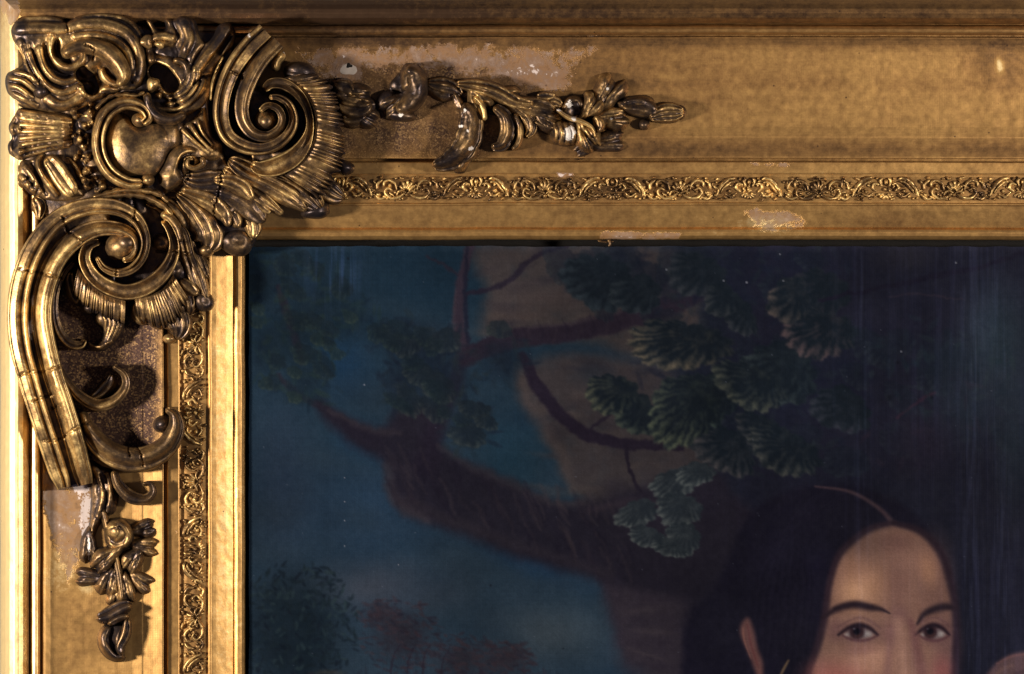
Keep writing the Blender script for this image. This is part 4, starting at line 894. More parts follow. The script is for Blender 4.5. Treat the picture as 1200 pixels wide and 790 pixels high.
# --- acanthus spilling towards the inner corner
relief('acanthus_ground', CO, [(190, 232), (210, 222), (224, 206), (244, 200), (262, 190), (285, 208), (312, 240), (306, 262), (296, 290), (280, 300), (262, 292), (248, 296), (238, 292), (228, 272), (212, 262), (200, 250)], 46, 8,
    [([(205, 232), (240, 240), (275, 268)], 5, 5, 'r'), ([(210, 244), (232, 262)], 4, 6, 'g'), ([(250, 240), (268, 262)], 4, 7, 'g')], tone=0.3, zb=24, seed=23)
LF = prof_leaf
def acanthus(pts, base, h, ribs=3, tone=0.45, lobes=None, **k):
    q = [(a, b, w * (1.45 if 0 < i < len(pts) - 1 else 1.15 if i == 0 else 0.8)) for i, (a, b, w) in enumerate(pts)]
    return sweep('acanthus_leaf', CO, q, base, h, prof=LF(ribs), tone=tone - 0.06, lobes=lobes, noise=0.7, **k)
acanthus([(214, 208, 12), (234, 214, 20), (252, 211, 20), (263, 203, 12)], 60, 18, 4, 0.28)
acanthus([(196, 232, 10), (210, 244, 18), (221, 260, 18), (225, 271, 12)], 54, 20, 3, 0.5, curl=6)
acanthus([(206, 226, 10), (226, 244, 20), (240, 264, 26), (246, 282, 24), (242, 296, 14)], 56, 21, 4, 0.48, lobes=(3, .16), curl=8)
acanthus([(212, 222, 8), (234, 230, 14), (252, 240, 16), (264, 252, 14), (268, 266, 8)], 62, 20, 2, 0.58)
acanthus([(236, 222, 12), (262, 226, 22), (288, 240, 26), (304, 254, 20), (311, 260, 9)], 58, 19, 3, 0.34, curl=8)
acanthus([(250, 210, 8), (270, 213, 14), (286, 222, 15), (296, 234, 9)], 68, 15, 3, 0.6)
acanthus([(272, 246, 8), (276, 258, 12), (278, 268, 10)], 60, 18, 2, 0.5); acanthus([(290, 250, 10), (296, 264, 16), (297, 280, 14)], 52, 17, 3, 0.55)
acanthus([(248, 232, 6), (258, 246, 11), (264, 260, 8)], 66, 12, 2, 0.55)
blob('leaf_knob', CO, 276, 283, 21, 17, 12, 44, 26, tone=0.2, dent=6, lob=.06, seed=24); blob('leaf_knob', CO, 241, 293, 11, 9, -15, 46, 22, tone=0.55, seed=25)
# --- right-hand C scroll
sweep('c_scroll', CO, [(311, 36, 21), (291, 55, 22), (273, 80, 21), (262, 108, 20), (259, 135, 19), (266, 158, 18), (284, 171, 17), (306, 175, 15), (326, 168, 14), (340, 154, 13), (344, 138, 11), (338, 122, 10), (326, 114, 8), (315, 114, 6)],
    64, 32, prof=BAND_OUT, tone=0.46, round_ends=(False, True), rise=[0, 0, 0, 2, 4, 5], zb=36, noise=0.2, seed=26, tonev=[.05, .12, 0, -.05, -.05, 0])
sweep('c_scroll', CO, [(326, 49, 19), (306, 69, 21), (292, 93, 21), (284, 118, 19), (285, 140, 17), (296, 156, 15), (313, 160, 13), (327, 151, 11), (331, 138, 10), (325, 127, 9), (313, 124, 8), (304, 131, 6)],
    66, 32, prof=lambda v, t: BAND_IN(-v, t), tone=0.42, round_ends=(False, True), rise=[0, 0, 1, 3, 6, 8], zb=36, noise=0.2, seed=27)
blob('scroll_eye', CO, 311, 142, 14, 14, 0, 76, 18, tone=0.4, seed=28); blob('scroll_eye', CO, 312, 142, 8, 8, 0, 90, 9, tone=0.4, seed=29)
sweep('gilt_lip', CO, [(262, 66, 3), (254, 84, 5), (249, 100, 5), (247, 118, 3)], 62, 16, tone=0.75, seed=29)
sweep('small_curl', CO, [(333, 61, 14), (324, 72, 14), (322, 84, 13)], 58, 26, tone=0.42, seed=30)
blob('leaf_knob', CO, 351, 85, 19, 13, 8, 54, 22, tone=0.08, creases=3, seed=31)
TR = prof_pts([(-1, .4), (-.9, .95), (-.78, 1.0), (-.6, .8), (-.2, .62), (.3, .60), (.7, .74), (.88, .86), (1, .4)])
sweep('crescent', CO, [(309, 106, 10), (318, 98, 13), (334, 99, 14), (350, 111, 13), (360, 128, 10), (363, 148, 10), (357, 168, 17), (343, 185, 23), (323, 195, 24), (305, 197, 18), (294, 191, 9)], 64, 26, prof=lambda v, t: TR(-v, t), tone=0.50, seed=32, tonev=[0, -.1, -.1, .1, .2, .1])
fan('shell_fan', CO, [(330, 92), (352, 104), (366, 124), (370, 146), (366, 168), (352, 190), (334, 206)], [(362, 84), (386, 100), (396, 126), (402, 152), (402, 180), (392, 208), (374, 232)], 60, 22, 12, 27, tone=0.46, scal=.20, amp=3.0, seed=33, zb=34)
blob('leaf_knob', CO, 395, 176, 9, 12, 20, 52, 18, tone=0.15, seed=34, lob=.1); blob('leaf_knob', CO, 404, 196, 12, 9, 30, 44, 18, tone=0.12, seed=35, lob=.1)
# long leaves under the shell
acanthus([(268, 186, 14), (292, 202, 22), (320, 216, 24), (346, 232, 20), (360, 247, 10)], 58, 21, 4, 0.5, curl=8)
acanthus([(300, 202, 10), (332, 212, 24), (358, 228, 28), (378, 246, 16)], 54, 22, 5, 0.42, curl=9)
acanthus([(262, 196, 10), (284, 214, 15), (306, 232, 15), (332, 251, 9)], 56, 19, 3, 0.5, curl=6)
acanthus([(276, 212, 6), (292, 230, 9), (308, 244, 8), (318, 250, 4)], 58, 15, 2, 0.62)
acanthus([(346, 206, 10), (372, 216, 18), (392, 228, 18), (404, 232, 9)], 46, 19, 4, 0.3, curl=6)
blob('leaf_knob', CO, 371, 247, 17, 10, -14, 40, 21, tone=0.15, seed=36, lob=.1)
sweep('ragged_edge', CO, [(92, 238, 6), (128, 230, 9), (164, 229, 9), (190, 240, 9), (202, 254, 6)], 58, 24, tone=0.4, lobes=(9, .5), seed=14)
sweep('ragged_edge', CO, [(108, 231, 5), (146, 223, 8), (182, 226, 8), (198, 238, 5)], 60, 22, tone=0.45, lobes=(8, .5), seed=15)
acanthus([(40, 230, 9), (46, 242, 14), (46, 258, 8)], 50, 20, 3, 0.5)
acanthus([(170, 236, 8), (190, 244, 13), (204, 262, 14), (208, 276, 7)], 54, 20, 3, 0.42)
# --- great C scroll down the side
sweep('scroll_core', CO, [(87, 568, 34), (82, 553, 40), (73, 520, 42), (60, 480, 42), (48, 442, 44), (38, 402, 46), (35, 365, 46), (41, 328, 45), (55, 294, 42), (78, 268, 38), (107, 254, 30), (130, 255, 20)], 58, 17, prof=prof_pts([(-1, .6), (-.9, 1), (.9, 1), (1, .6)]), tone=0.35, round_ends=(False, True), rise=[-30, -9, 0, 0, 1, 2, 3, 4], zb=28, seed=36, noise=0.2)
sweep('c_scroll', CO, [(75, 572, 17), (72, 562, 21), (68, 552, 23), (58, 522, 24), (46, 485, 24), (34, 445, 25), (24, 405, 26), (21, 365, 26), (27, 325, 26), (42, 288, 25), (67, 258, 23), (101, 243, 21), (135, 243, 19), (159, 256, 16), (170, 279, 13), (167, 300, 12), (155, 315, 11), (138, 320, 10), (122, 314, 8), (113, 301, 5)],
    62, 34, prof=BAND_OUT if False else (lambda v, t: BAND_OUT(v, t)), tone=0.64, round_ends=(False, True), rise=[-30, -9, 0, 0, 1, 2, 3, 4], zb=30, noise=0.18, seed=37, tonev=[.1, .1, .12, .12, .05, -.1, -.2, -.1, 0])
sweep('c_scroll', CO, [(100, 568, 18), (98, 560, 22), (95, 550, 24), (86, 515, 25), (74, 475, 25), (62, 440, 26), (52, 400, 26), (48, 365, 26), (54, 330, 26), (68, 300, 25), (89, 279, 24), (113, 268, 21), (138, 268, 17), (155, 276, 14), (160, 289, 11), (155, 301, 9), (143, 306, 6)],
    60, 36, prof=BAND_IN if False else (lambda v, t: BAND_IN(v, t)), tone=0.62, round_ends=(False, True), rise=[-30, -9, 0, 0, 1, 2, 4, 6], zb=28, noise=0.18, seed=38, tonev=[.1, .1, .1, .1, 0, -.1, -.1])
blob('scroll_eye', CO, 143, 288, 20, 17, -15, 74, 24, tone=0.42, seed=39); blob('scroll_eye', CO, 148, 284, 11, 10, 0, 90, 12, tone=0.36, seed=40)
sweep('crescent', CO, [(118, 283, 7), (104, 288, 13), (99, 303, 15), (107, 321, 17), (124, 335, 18), (147, 342, 19), (170, 337, 20), (190, 322, 18), (202, 302, 15), (204, 284, 12), (198, 267, 10), (190, 257, 8)], 60, 28, prof=TR, tone=0.50, seed=41)
blob('leaf_knob', CO, 190, 284, 12, 11, 0, 62, 18, tone=0.15, seed=42); sweep('leaf_curl', CO, [(188, 250, 10), (199, 256, 13), (208, 268, 12), (212, 284, 8)], 60, 26, tone=0.3, seed=43)
fan('shell_fan', CO, [(91, 314), (104, 331), (122, 345), (147, 353)], [(84, 344), (96, 356), (114, 368), (146, 378)], 50, 22, 14, 13, tone=0.5, scal=.14, amp=2.8, seed=44, zb=30)
fan('shell_fan', CO, [(158, 350), (176, 346), (192, 337), (203, 322)], [(160, 372), (180, 382), (204, 380), (222, 352)], 50, 22, 14, 12, tone=0.52, scal=.14, amp=2.8, seed=45, zb=30)
blob('leaf_knob', CO, 104, 361, 10, 8, 10, 44, 18, tone=0.1, seed=46)
relief('curled_leaf', CO, [(110, 370), (120, 360), (138, 361), (147, 373), (143, 391), (132, 405), (118, 412), (105, 407), (102, 400), (111, 402), (118, 396), (120, 386), (112, 380)], 48, 12,
    [([(118 + i * 6, 364), (124 + i * 5, 380), (116 + i * 4.4, 402)], 1.8, 4, 'r') for i in range(5)] + [([(104, 403), (116, 408), (130, 402)], 3, 5, 'r')], tone=0.3, seed=47, zb=30, drop=12)
for pts, rb, tn in (([(163, 352, 12), (164, 366, 17), (172, 381, 14)], 3, .5), ([(178, 352, 12), (183, 370, 19), (191, 386, 14)], 3, .45), ([(192, 345, 14), (203, 366, 25), (210, 384, 22), (207, 399, 10)], 4, .4), ([(204, 334, 12), (216, 352, 20), (221, 372, 14)], 3, .3)):
    acanthus(pts, 46, 22, rb, tn, zb=28, curl=8)
blob('leaf_knob', CO, 199, 397, 8, 6, 0, 40, 16, tone=0.55, seed=48)
sweep('tendril', CO, [(88, 306, 5), (75, 321, 6), (66, 344, 7), (65, 370, 8), (71, 390, 11), (83, 403, 12), (95, 404, 10), (100, 397, 5)], 44, 20, prof=BAND_OUT, tone=0.36, seed=49, zb=28)
acanthus([(84, 318, 6), (82, 330, 10), (86, 346, 10), (92, 356, 6)], 46, 20, 2, 0.35)
acanthus([(196, 254, 9), (213, 272, 13), (220, 300, 14), (231, 330, 17), (243, 354, 12)], 50, 22, 3, 0.42, curl=6)
acanthus([(216, 268, 7), (226, 292, 10), (237, 314, 13), (245, 326, 7)], 46, 18, 2, 0.5)
blob('leaf_knob', CO, 238, 353, 14, 12, 30, 42, 22, tone=0.12, seed=50, dent=4); acanthus([(212, 326, 9), (222, 338, 14), (234, 344, 9)], 54, 18, 2, 0.5)
# --- lower tendrils and the big hook
sweep('tendril', CO, [(70, 432, 8), (84, 454, 11), (100, 469, 14), (118, 475, 15), (136, 468, 13), (147, 453, 10), (145, 439, 8), (132, 429, 4)], 42, 24, prof=BAND_IN, tone=0.36, seed=51, zb=28)
acanthus([(106, 466, 6), (118, 460, 11), (128, 450, 12), (131, 438, 6)], 38, 18, 2, 0.22)
HK = prof_pts([(-1, .2), (-.9, .55), (-.7, .8), (-.4, .97), (-.1, 1.0), (.2, .9), (.45, .7), (.6, .62), (.75, .66), (.9, .6), (1, .25)])
sweep('hook_scroll', CO, [(94, 482, 13), (104, 505, 22), (122, 526, 28), (148, 538, 30), (175, 536, 29), (196, 522, 26), (206, 502, 22), (204, 486, 14), (194, 479, 6)], 40, 34, prof=HK, tone=0.46, seed=52, zb=26, tonev=[.1, .05, 0, 0, -.1, -.15])
blob('leaf_knob', CO, 190, 497, 11, 10, -30, 40, 22, tone=0.15, seed=53)
sweep('tendril', CO, [(133, 551, 8), (139, 568, 13), (153, 582, 16), (170, 585, 13), (179, 577, 10), (176, 567, 7), (166, 568, 4)], 38, 22, prof=BAND_IN, tone=0.3, seed=54, zb=28)
relief('broken_stem', CO, [(104, 540), (120, 546), (134, 552), (140, 575), (136, 600), (126, 606), (114, 622), (104, 660), (100, 640), (104, 612), (106, 580)], 40, 8, [([(112, 550), (122, 575), (116, 604)], 4, 7, 'r'), ([(126, 556), (130, 578), (127, 600)], 3, 6, 'r'), ([(118, 556), (124, 580), (120, 600)], 2, 6, 'g')], tone=0.32, noise=2.2, seed=55, zb=30)

# ================================================================== flower drops
def petal(par, *a, **k): return blob('petal', par, *a, **k)
DR = empty('side_flower_drop', FRAME); DR['label'] = 'dark gilded flower and buds hanging below the scroll'
sweep('stem', DR, [(120, 596, 9), (126, 620, 10), (134, 650, 12), (140, 680, 12), (143, 705, 8)], 34, 15, tone=0.3, seed=60)
CUP = prof_pts([(-1, .25), (-.9, .8), (-.75, 1), (-.45, .86), (-.1, .62), (.25, .58), (.6, .72), (.85, .8), (1, .3)])
def lobed(par, cx, cy, ln, wd, rot, base, h, tone, seed, zb=32):
    c, q = math.cos(math.radians(rot)), math.sin(math.radians(rot)); r = np.random.RandomState(seed); ln *= 1.12; wd *= 1.3
    def T(u, v): return (cx + u * ln * c - v * wd * q, cy + u * ln * q + v * wd * c)
    o = [T(u * r.uniform(.9, 1.08), v * r.uniform(.85, 1.1)) for u, v in [(-1, -.18), (-.55, -.55), (0, -.85), (.5, -.95), (.9, -.6), (.82, -.15), (1.05, .2), (.75, .75), (.2, .95), (-.4, .7), (-.9, .3)]]
    st = [([T(-.9, 0), T(0, .05), T(.85, -.1)], 1.8, h * .14, 'g'), ([T(-.8, -.1), T(0, -.45), T(.7, -.6)], wd * .34, h * .16, 'r'), ([T(-.8, .1), T(0, .45), T(.75, .5)], wd * .34, h * .16, 'r'), ([T(-.2, -.2), T(.4, -.3), T(.9, -.35)], 1.4, h * .09, 'g'), ([T(-.2, .2), T(.4, .25), T(.9, .3)], 1.4, h * .09, 'g')]
    return relief('petal', par, o, base, h * .75, st, tone=tone, edge=min(ln, wd) * .38, drop=h * .5, zb=zb, g=1.1, noise=1.2, seed=seed % 40)
PET = prof_pts([(-1, .2), (-.88, .62), (-.55, .92), (-.15, 1), (.25, .90), (.55, .72), (.75, .68), (.9, .60), (1, .25)])
def wide(pts, k): return [(a, b, w * (k if 0 < i < len(pts) - 1 else 1.0)) for i, (a, b, w) in enumerate(pts)]
def dpetal(pts, base, h, prof, tone, seed):
    prof = PET if prof in (CUP, HK) else prof
    return sweep('petal', DR, wide(pts, 1.3), base, h, prof=prof, tone=tone, seed=seed, zb=32, noise=1.6)
lobed(DR, 104, 638, 20, 11, 92, 36, 17, .14, 61); lobed(DR, 166, 620, 17, 12, -12, 36, 20, .14, 62); lobed(DR, 168, 640, 17, 12, 14, 37, 21, .34, 63); lobed(DR, 156, 656, 18, 14, 128, 40, 22, .42, 64)
lobed(DR, 108, 677, 21, 11, 190, 36, 18, .1, 65); lobed(DR, 164, 680, 18, 12, 38, 36, 17, .28, 66); lobed(DR, 128, 680, 19, 15, 112, 40, 20, .40, 67); lobed(DR, 147, 688, 20, 12, 84, 38, 20, .40, 68); lobed(DR, 136, 700, 11, 12, 95, 36, 17, .3, 69)
relief('petal', DR, [(122, 618), (130, 608), (143, 607), (154, 616), (157, 632), (148, 644), (134, 646), (124, 638)], 48, 16, [([(128, 616), (142, 613), (152, 624), (149, 638)], 4, 6, 'r'), ([(124, 628), (136, 636), (148, 630)], 4, 6, 'g'), ([(132, 622)], 7, 5, 'r')], tone=.42, edge=6, drop=12, zb=32, seed=72, noise=.5)
lobed(DR, 126, 653, 21, 12, 142, 46, 20, .40, 73)
sweep('bud', DR, [(155, 708, 10), (142, 713, 20), (126, 722, 20), (112, 725, 9)], 36, 23, prof=HK, tone=.08, seed=81, zb=32); sweep('bud', DR, [(152, 722, 8), (140, 724, 12), (126, 732, 7)], 38, 22, tone=.14, seed=82, zb=32)
relief('bud', DR, [(113, 746), (119, 733), (132, 728), (148, 731), (151, 748), (147, 764), (148, 773), (138, 777), (124, 772), (115, 760)], 40, 16, [([(122, 736), (118, 752), (128, 768), (142, 774)], 6, 7, 'r'), ([(134, 734), (130, 750), (138, 766)], 3, 7, 'g'), ([(146, 736), (140, 752), (146, 768)], 5, 6, 'r')], tone=.12, edge=7, drop=14, zb=32, seed=83, noise=1.0)
sweep('bud_leaf', DR, [(150, 724, 8), (147, 742, 14), (140, 758, 12), (142, 768, 6)], 40, 22, prof=LF(2), tone=0.24, seed=84)

FE = empty('top_flower_festoon', FRAME); FE['label'] = 'broken festoon of gilded leaves and a chipped flower along the hollow'
def lobed2(cx, cy, ln, wd, ro, b_, h_, tn, sd, zb): return lobed(FE, cx, cy, ln * 1.15, wd * 1.15, ro, b_, h_ * 1.2, tn + .12, sd, zb)
def fleaf(pts, base, h, ribs=2, tone=0.3, **k): return sweep('leaf', FE, wide(pts, 1.4), base, h * 1.15, prof=LF(ribs), tone=tone + .1, zb=30, noise=1.6, **k)
relief('leaf_spray', FE, [(388, 92), (402, 96), (418, 104), (436, 112), (446, 122), (438, 138), (424, 146), (404, 150), (390, 140), (384, 116)], 36, 9, [([(390, 104), (412, 112), (436, 120)], 4, 5, 'r'), ([(390, 124), (410, 128), (432, 130)], 3, 5, 'g'), ([(392, 138), (412, 138), (428, 138)], 4, 5, 'r')], tone=.2, zb=28, noise=2.2, seed=55)
relief('leaf_spray', FE, [(446, 110), (458, 92), (470, 78), (486, 80), (498, 92), (500, 112), (490, 130), (474, 142), (452, 140), (442, 128)], 34, 8, [([(456, 104), (470, 112), (488, 108)], 4, 6, 'g'), ([(452, 124), (470, 128), (484, 124)], 4, 5, 'r')], tone=.12, zb=28, noise=2.4, seed=56)
relief('leaf_spray', FE, [(528, 98), (546, 94), (572, 98), (600, 108), (630, 112), (656, 118), (658, 138), (642, 152), (622, 156), (604, 150), (586, 140), (566, 134), (548, 128), (534, 118)], 35, 8, [([(536, 104), (566, 110), (600, 124), (640, 130)], 3, 5, 'g'), ([(540, 100), (580, 104), (620, 118), (650, 124)], 4, 5, 'r'), ([(580, 128), (610, 138), (640, 142)], 4, 5, 'r'), ([(604, 112), (612, 130), (606, 148)], 2, 5, 'g'), ([(630, 116), (634, 134), (628, 150)], 2, 5, 'g')], tone=.28, zb=28, noise=2.4, seed=57)
fleaf([(398, 118, 14), (410, 124, 24), (424, 126, 22), (436, 120, 12)], 38, 20, 3, .18); fleaf([(400, 138, 10), (415, 140, 16), (430, 134, 10)], 36, 18, 2, .12)
fleaf([(392, 96, 14), (404, 104, 18), (416, 110, 10)], 38, 18, 2, .3)
sweep('leaf_curl', FE, [(474, 80, 12), (486, 88, 24), (488, 106, 28), (478, 122, 25), (464, 131, 12)], 36, 29, tone=0.2, seed=85, zb=30, noise=1.8); blob('bud', FE, 470, 135, 18, 8, 8, 35, 18, tone=.2, seed=86, zb=30)
blob('bud', FE, 452, 118, 14, 10, -50, 35, 14, tone=.1, seed=87, zb=30)
sweep('c_scroll', FE, [(544, 120, 14), (551, 134, 25), (551, 154, 31), (543, 174, 31), (526, 189, 25), (506, 195, 9)], 36, 33, prof=BAND_IN, tone=0.3, seed=88, zb=28, noise=1.5, lobes=(6, .12))
fleaf([(534, 98, 8), (556, 101, 13), (580, 108, 16), (604, 120, 14), (626, 122, 8)], 38, 22, 3, .42); fleaf([(556, 112, 5), (564, 126, 8), (568, 142, 7)], 44, 20, 1, .6); fleaf([(533, 108, 6), (538, 122, 10), (544, 132, 6)], 36, 14, 1, .3)
sweep('leaf_curl', FE, [(578, 124, 10), (592, 136, 17), (595, 154, 19), (588, 170, 16), (575, 173, 7)], 36, 27, prof=BAND_IN, tone=0.3, seed=89, zb=28, noise=1.5); sweep('leaf_curl', FE, [(602, 132, 8), (609, 150, 11), (607, 168, 10), (600, 176, 6)], 36, 21, tone=0.3, seed=90, zb=28, noise=1.5)
fleaf([(600, 118, 12), (622, 126, 20), (640, 128, 18), (652, 130, 10)], 38, 18, 3, .3); fleaf([(626, 140, 8), (640, 146, 14), (652, 148, 8)], 38, 16, 2, .25)
def fpetal(pts, base, h, prof, tone, seed): return sweep('petal', FE, wide(pts, 1.3), base, h, prof=PET if prof in (CUP, HK) else prof, tone=tone, seed=seed, zb=30, noise=1.6)
lobed2(708, 167, 21, 12, -4, 36, 17, .12, 91, 30); lobed2(688, 173, 16, 8, 160, 35, 14, .12, 92, 30); lobed2(711, 112, 22, 16, -52, 37, 21, .26, 93, 30); lobed2(715, 138, 19, 13, 0, 38, 19, .36, 94, 30)
relief('petal', FE, [(656, 128), (662, 115), (674, 111), (686, 118), (688, 132), (678, 140), (664, 139)], 42, 14, [([(660, 130), (666, 118), (678, 116), (685, 126)], 4, 6, 'r'), ([(672, 128)], 6, 6, 'g')], tone=.26, edge=5, drop=10, zb=30, seed=96, noise=.6)
lobed2(692, 127, 16, 12, -50, 46, 19, .42, 97, 30)
relief('petal', FE, [(642, 150), (650, 140), (664, 140), (678, 146), (684, 158), (676, 170), (660, 173), (647, 166)], 44, 15, [([(648 + i * 7, 143 + i), (652 + i * 7, 156), (650 + i * 7.4, 168)], 2.4, 4, 'r') for i in range(5)], tone=.42, edge=6, drop=12, zb=30, seed=98, noise=.5)
lobed2(687, 158, 18, 13, 62, 44, 23, .46, 99, 30); fpetal([(696, 136, 6), (702, 146, 12), (700, 156, 6)], 48, 20, HK, .45, 100); fpetal([(634, 126, 8), (648, 120, 13), (660, 124, 7)], 38, 17, LF(3), .28, 101)
sweep('petal_fold', FE, [(652, 128, 4), (666, 138, 6), (680, 142, 6), (694, 150, 5), (698, 162, 3)], 58, 13, tone=0.6, seed=110)
fleaf([(728, 122, 12), (744, 124, 17), (760, 128, 16), (772, 132, 9)], 37, 19, 2, .12); fleaf([(760, 138, 10), (776, 133, 17), (790, 132, 17), (803, 131, 9)], 37, 18, 5, .34); blob('bud', FE, 755, 146, 7, 7, 20, 35, 14, tone=.15, seed=111, zb=30); blob('bud', FE, 796, 132, 9, 9, 0, 37, 14, tone=.08, seed=112, zb=30)

fleaf([(500, 96, 8), (516, 100, 16), (532, 104, 14), (542, 112, 7)], 34, 14, 3, .2); fleaf([(606, 126, 8), (618, 138, 14), (622, 152, 12), (616, 162, 6)], 36, 20, 3, .26); fleaf([(628, 112, 7), (640, 114, 11), (652, 112, 6)], 35, 14, 2, .3)
lobed2(560, 116, 18, 12, 60, 44, 20, .34, 120, 30); lobed2(541, 182, 17, 12, 140, 44, 20, .24, 121, 30); lobed2(612, 128, 19, 12, 20, 42, 20, .32, 122, 30); lobed2(590, 112, 18, 10, 10, 42, 18, .36, 123, 30)
lobed2(484, 94, 17, 13, 70, 44, 20, .2, 124, 30); lobed2(462, 122, 16, 12, 150, 40, 18, .14, 125, 30); lobed2(412, 112, 20, 13, 10, 42, 19, .24, 126, 30); lobed2(424, 134, 18, 11, 30, 40, 17, .16, 127, 30); lobed2(640, 140, 16, 11, 30, 42, 17, .3, 128, 30); lobed2(746, 124, 20, 11, 6, 40, 19, .16, 129, 30); lobed2(516, 104, 18, 11, 15, 36, 14, .18, 130, 30)
# screw hole left in the bare gesso
blob('plaster_ring', RAILS[True], 409, 77, 11, 12, 0, 34.2, 1.3, tone=0.2, seed=113, zb=30, lob=.16).data.materials[0] = mat_plain('white_plaster', (0.50, 0.44, 0.40), 0.9)
blob('screw_hole', RAILS[True], 409, 77, 3.6, 3.0, 0, 35.0, 1.2, tone=0.0, seed=114, zb=33, lob=.25).data.materials[0] = M_WOOD

# splinter and lifted gilding on the inner lip
sweep('splinter', RAILS[True], [(712, 280, 4), (715, 285, 4.5), (713, 290, 3)], 18, 6, tone=0.15, seed=115, zb=12)
sweep('splinter', RAILS[True], [(700, 282, 2), (709, 284, 3), (720, 283, 2)], 17, 4, tone=0.2, seed=116, zb=12)
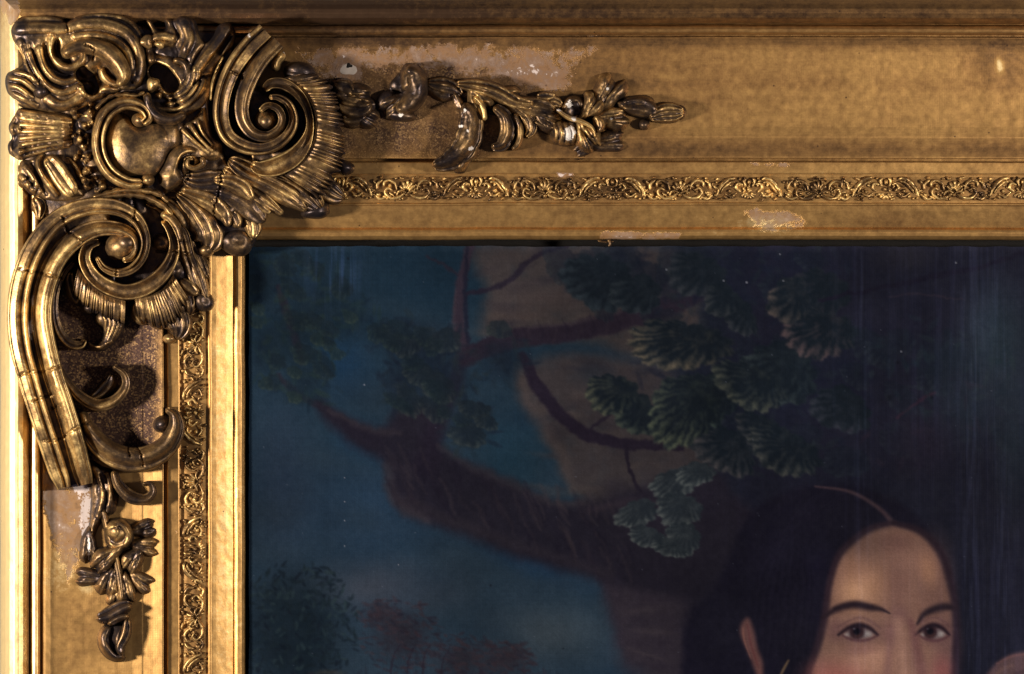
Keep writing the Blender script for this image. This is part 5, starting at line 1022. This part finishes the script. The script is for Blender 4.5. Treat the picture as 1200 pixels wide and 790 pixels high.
# ================================================================== running ornament of the inner band
def motif(kind, seed):
    """low cast relief, drawn about its middle; returns vertices (u along, v across, h) and faces"""
    Vs, Fs, off = [], [], 0
    def add(X, Y, Z, F):
        nonlocal off
        Vs.append(np.stack([X.ravel(), Y.ravel(), Z.ravel()], -1)); Fs.append(F + off); off += X.size
    def vine(pts, h=3.2, mirror=True, b=0.0):
        for sgn in ((1, -1) if mirror else (1,)):
            pl = cr(pts, step=1.3); 
            if len(pl) < 5: pl = cr(pts, n=5)
            x, y, w = pl[:, 0] * sgn, pl[:, 1], pl[:, 2].copy()
            tx, ty = np.gradient(x), np.gradient(y); L = np.hypot(tx, ty) + 1e-9
            w[0] *= .35; w[-1] *= .35
            v = np.array([-1, -.8, -.4, 0, .4, .8, 1.])
            X = x[:, None] - (ty / L)[:, None] * v * w[:, None] * .68; Y = y[:, None] + (tx / L)[:, None] * v * w[:, None] * .68
            Z = b - 1.2 + (h + 1.2) * np.sqrt(np.clip(1 - v ** 2, 0, 1))[None] * np.minimum(1, w / w.max() + .3)[:, None]
            add(X, Y, Z, gridfaces(len(x), 7))
    def bead(cx, cy, r, h=4, mirror=True, ry=None):
        for sgn in ((1, -1) if mirror and abs(cx) > .1 else (1,)):
            a = np.linspace(0, 2 * math.pi, 11)[None]; q = np.linspace(0.02, 1, 5)[:, None]
            X = cx * sgn + np.sin(q * 1.57) * r * np.cos(a); Y = cy + np.sin(q * 1.57) * (ry or r) * np.sin(a); Z = -1.2 + (h + 1.2) * np.cos(q * 1.57) + 0 * a
            add(X, Y, Z, gridfaces(5, 11))
    if kind == 0:      # palmette between scrolls
        for a in (-62, -32, 0, 32, 62):
            r = math.radians(a); vine([(2 * math.sin(r), 4 - 2 * math.cos(r), 2), (7 * math.sin(r), 3 - 8 * math.cos(r), 4), (11 * math.sin(r), 3 - 13 * math.cos(r), 3)], 4, False)
        vine([(2, 6, 2.5), (10, 11, 3.6), (20, 11, 3.4), (26, 5, 3), (22, 0, 2.6), (17, 3, 2)], 3.8); vine([(12, 3, 2), (14, -5, 3), (20, -9, 3.2), (27, -7, 3), (27, -1, 2)], 3.6)
        vine([(24, 10, 3), (32, 12, 3.4), (38, 8, 2.4)], 3.4); vine([(28, -10, 2), (34, -6, 3.5), (36, 2, 2.5)], 3)
        bead(34, 7, 3, 4.4); bead(20, -3, 2.6, 4.2); bead(0, 8, 3.4, 4.2, ry=3); bead(12, 12, 2.2, 3.6); bead(7, -11, 2.0, 3.6); bead(30, -12, 2, 3.4); vine([(0, 6, 2), (6, 3, 3), (12, 6, 2)], 3.4); bead(24, 12, 2, 3.4)
    else:              # basket shell under arched sprays
        for a in (-70, -42, -14, 14, 42, 70):
            r = math.radians(a); vine([(1.5 * math.sin(r), 6, 1.8), (6.5 * math.sin(r), 5 + 5 * math.cos(r), 3.2), (9 * math.sin(r), 5 + 8 * math.cos(r), 2.6)], 3.8, False)
        vine([(38, 10, 2), (34, 0, 4), (28, -8, 5), (20, -12, 4), (14, -11, 2)], 4); vine([(33, 6, 1.5), (28, -2, 3), (22, -7, 3), (16, -8, 2)], 4.4)
        vine([(10, 4, 2), (15, -1, 3.2), (12, -6, 3), (7, -4, 2.2)], 3.8); vine([(4, -2, 2), (6, -9, 3.4), (3, -13, 2.4)], 3.8); bead(0, -8, 3.4, 4.6, ry=4.4); bead(0, 1, 3.0, 4.2); bead(22, 3, 3, 4.2); bead(27, 9, 2.4, 3.6)
        bead(17, 8, 2.4, 3.8); bead(10, -12, 2, 3.4); vine([(14, 4, 2), (20, 9, 3), (28, 5, 2)], 3.4); bead(24, -12, 1.8, 3.2); bead(32, 12, 2, 3.2)
    q = np.random.RandomState(seed)
    for _ in range(46):      # little leaves and berries that fill the ground
        cx, cy = q.uniform(-40, 40), q.uniform(-13, 13); a_ = q.uniform(0, 6.28); l_ = q.uniform(2, 4.5)
        if q.rand() < .4: bead(cx, cy, q.uniform(1.2, 2.2), q.uniform(2, 3.6), False)
        else: vine([(cx - l_ * math.cos(a_), cy - l_ * math.sin(a_) * .8, 1.5), (cx, cy, q.uniform(2, 3)), (cx + l_ * math.cos(a_ + .7), cy + l_ * math.sin(a_ + .7) * .8, 1.2)], q.uniform(1.8, 3.4), False)
    return np.vstack(Vs), np.vstack(Fs)
MO = [motif(0, 1), motif(1, 2), motif(0, 3), motif(1, 4)]
mo_rng = np.random.RandomState(5)
PITCH = 80.0
for top in (True, False):
    mesh0 = [None] * 4
    n = 16 if top else 11
    for i in range(-1, n):
        s = (478 if top else 404) + i * PITCH - (0 if top else 0)
        if i == 0 and False: continue
        kind = i % 4
        nm = ('palmette_relief', 'shell_relief')[kind % 2]
        # beyond the first pair the copies share mesh data
        X0 = s; C0 = 224.0 + (OY if top else OX)
        if mesh0[kind] is None:
            V, F = MO[kind]; u, v, h = V[:, 0], V[:, 1], V[:, 2]
            h = 28.2 + h * 1.35 * (0.55 + 0.9 * fbm(u + 90 * kind, v + 50, 12, 3, 2)) + (fbm(u + 50, v + 50, 4, 3, 2) - .5) * 1.8; u = u + (fbm(u, v, 7, kind + 1) - .5) * 2.5; v = v + (fbm(u, v, 7, kind + 11) - .5) * 2.5
            if top: Vw = np.stack([u * S, -h * S, -v * S], -1)
            else: Vw = np.stack([v * S, -h * S, -u * S], -1)
            Fo = orient(Vw, F)
            k = np.clip((V[:, 2] - 1.5) / 3, -.6, .5)
            o = mk(nm, Vw, Fo, M_BAND, RAILS[top], dict(tone=0.56 + 0.7 * (fbm(V[:, 0] + 70 * kind, V[:, 1], 14, 9) - .4), wear_recess=k, chip=np.zeros(len(V))))
            mesh0[kind] = o.data
        else:
            o = put(bpy.data.objects.new(nm, mesh0[kind]), RAILS[top])
        c = P(X0 if top else C0, C0 if top else X0, 28.6); o.location = (c[0] + mo_rng.uniform(-1.2, 1.2) * S, 0, c[2] + mo_rng.uniform(-.5, .5) * S)
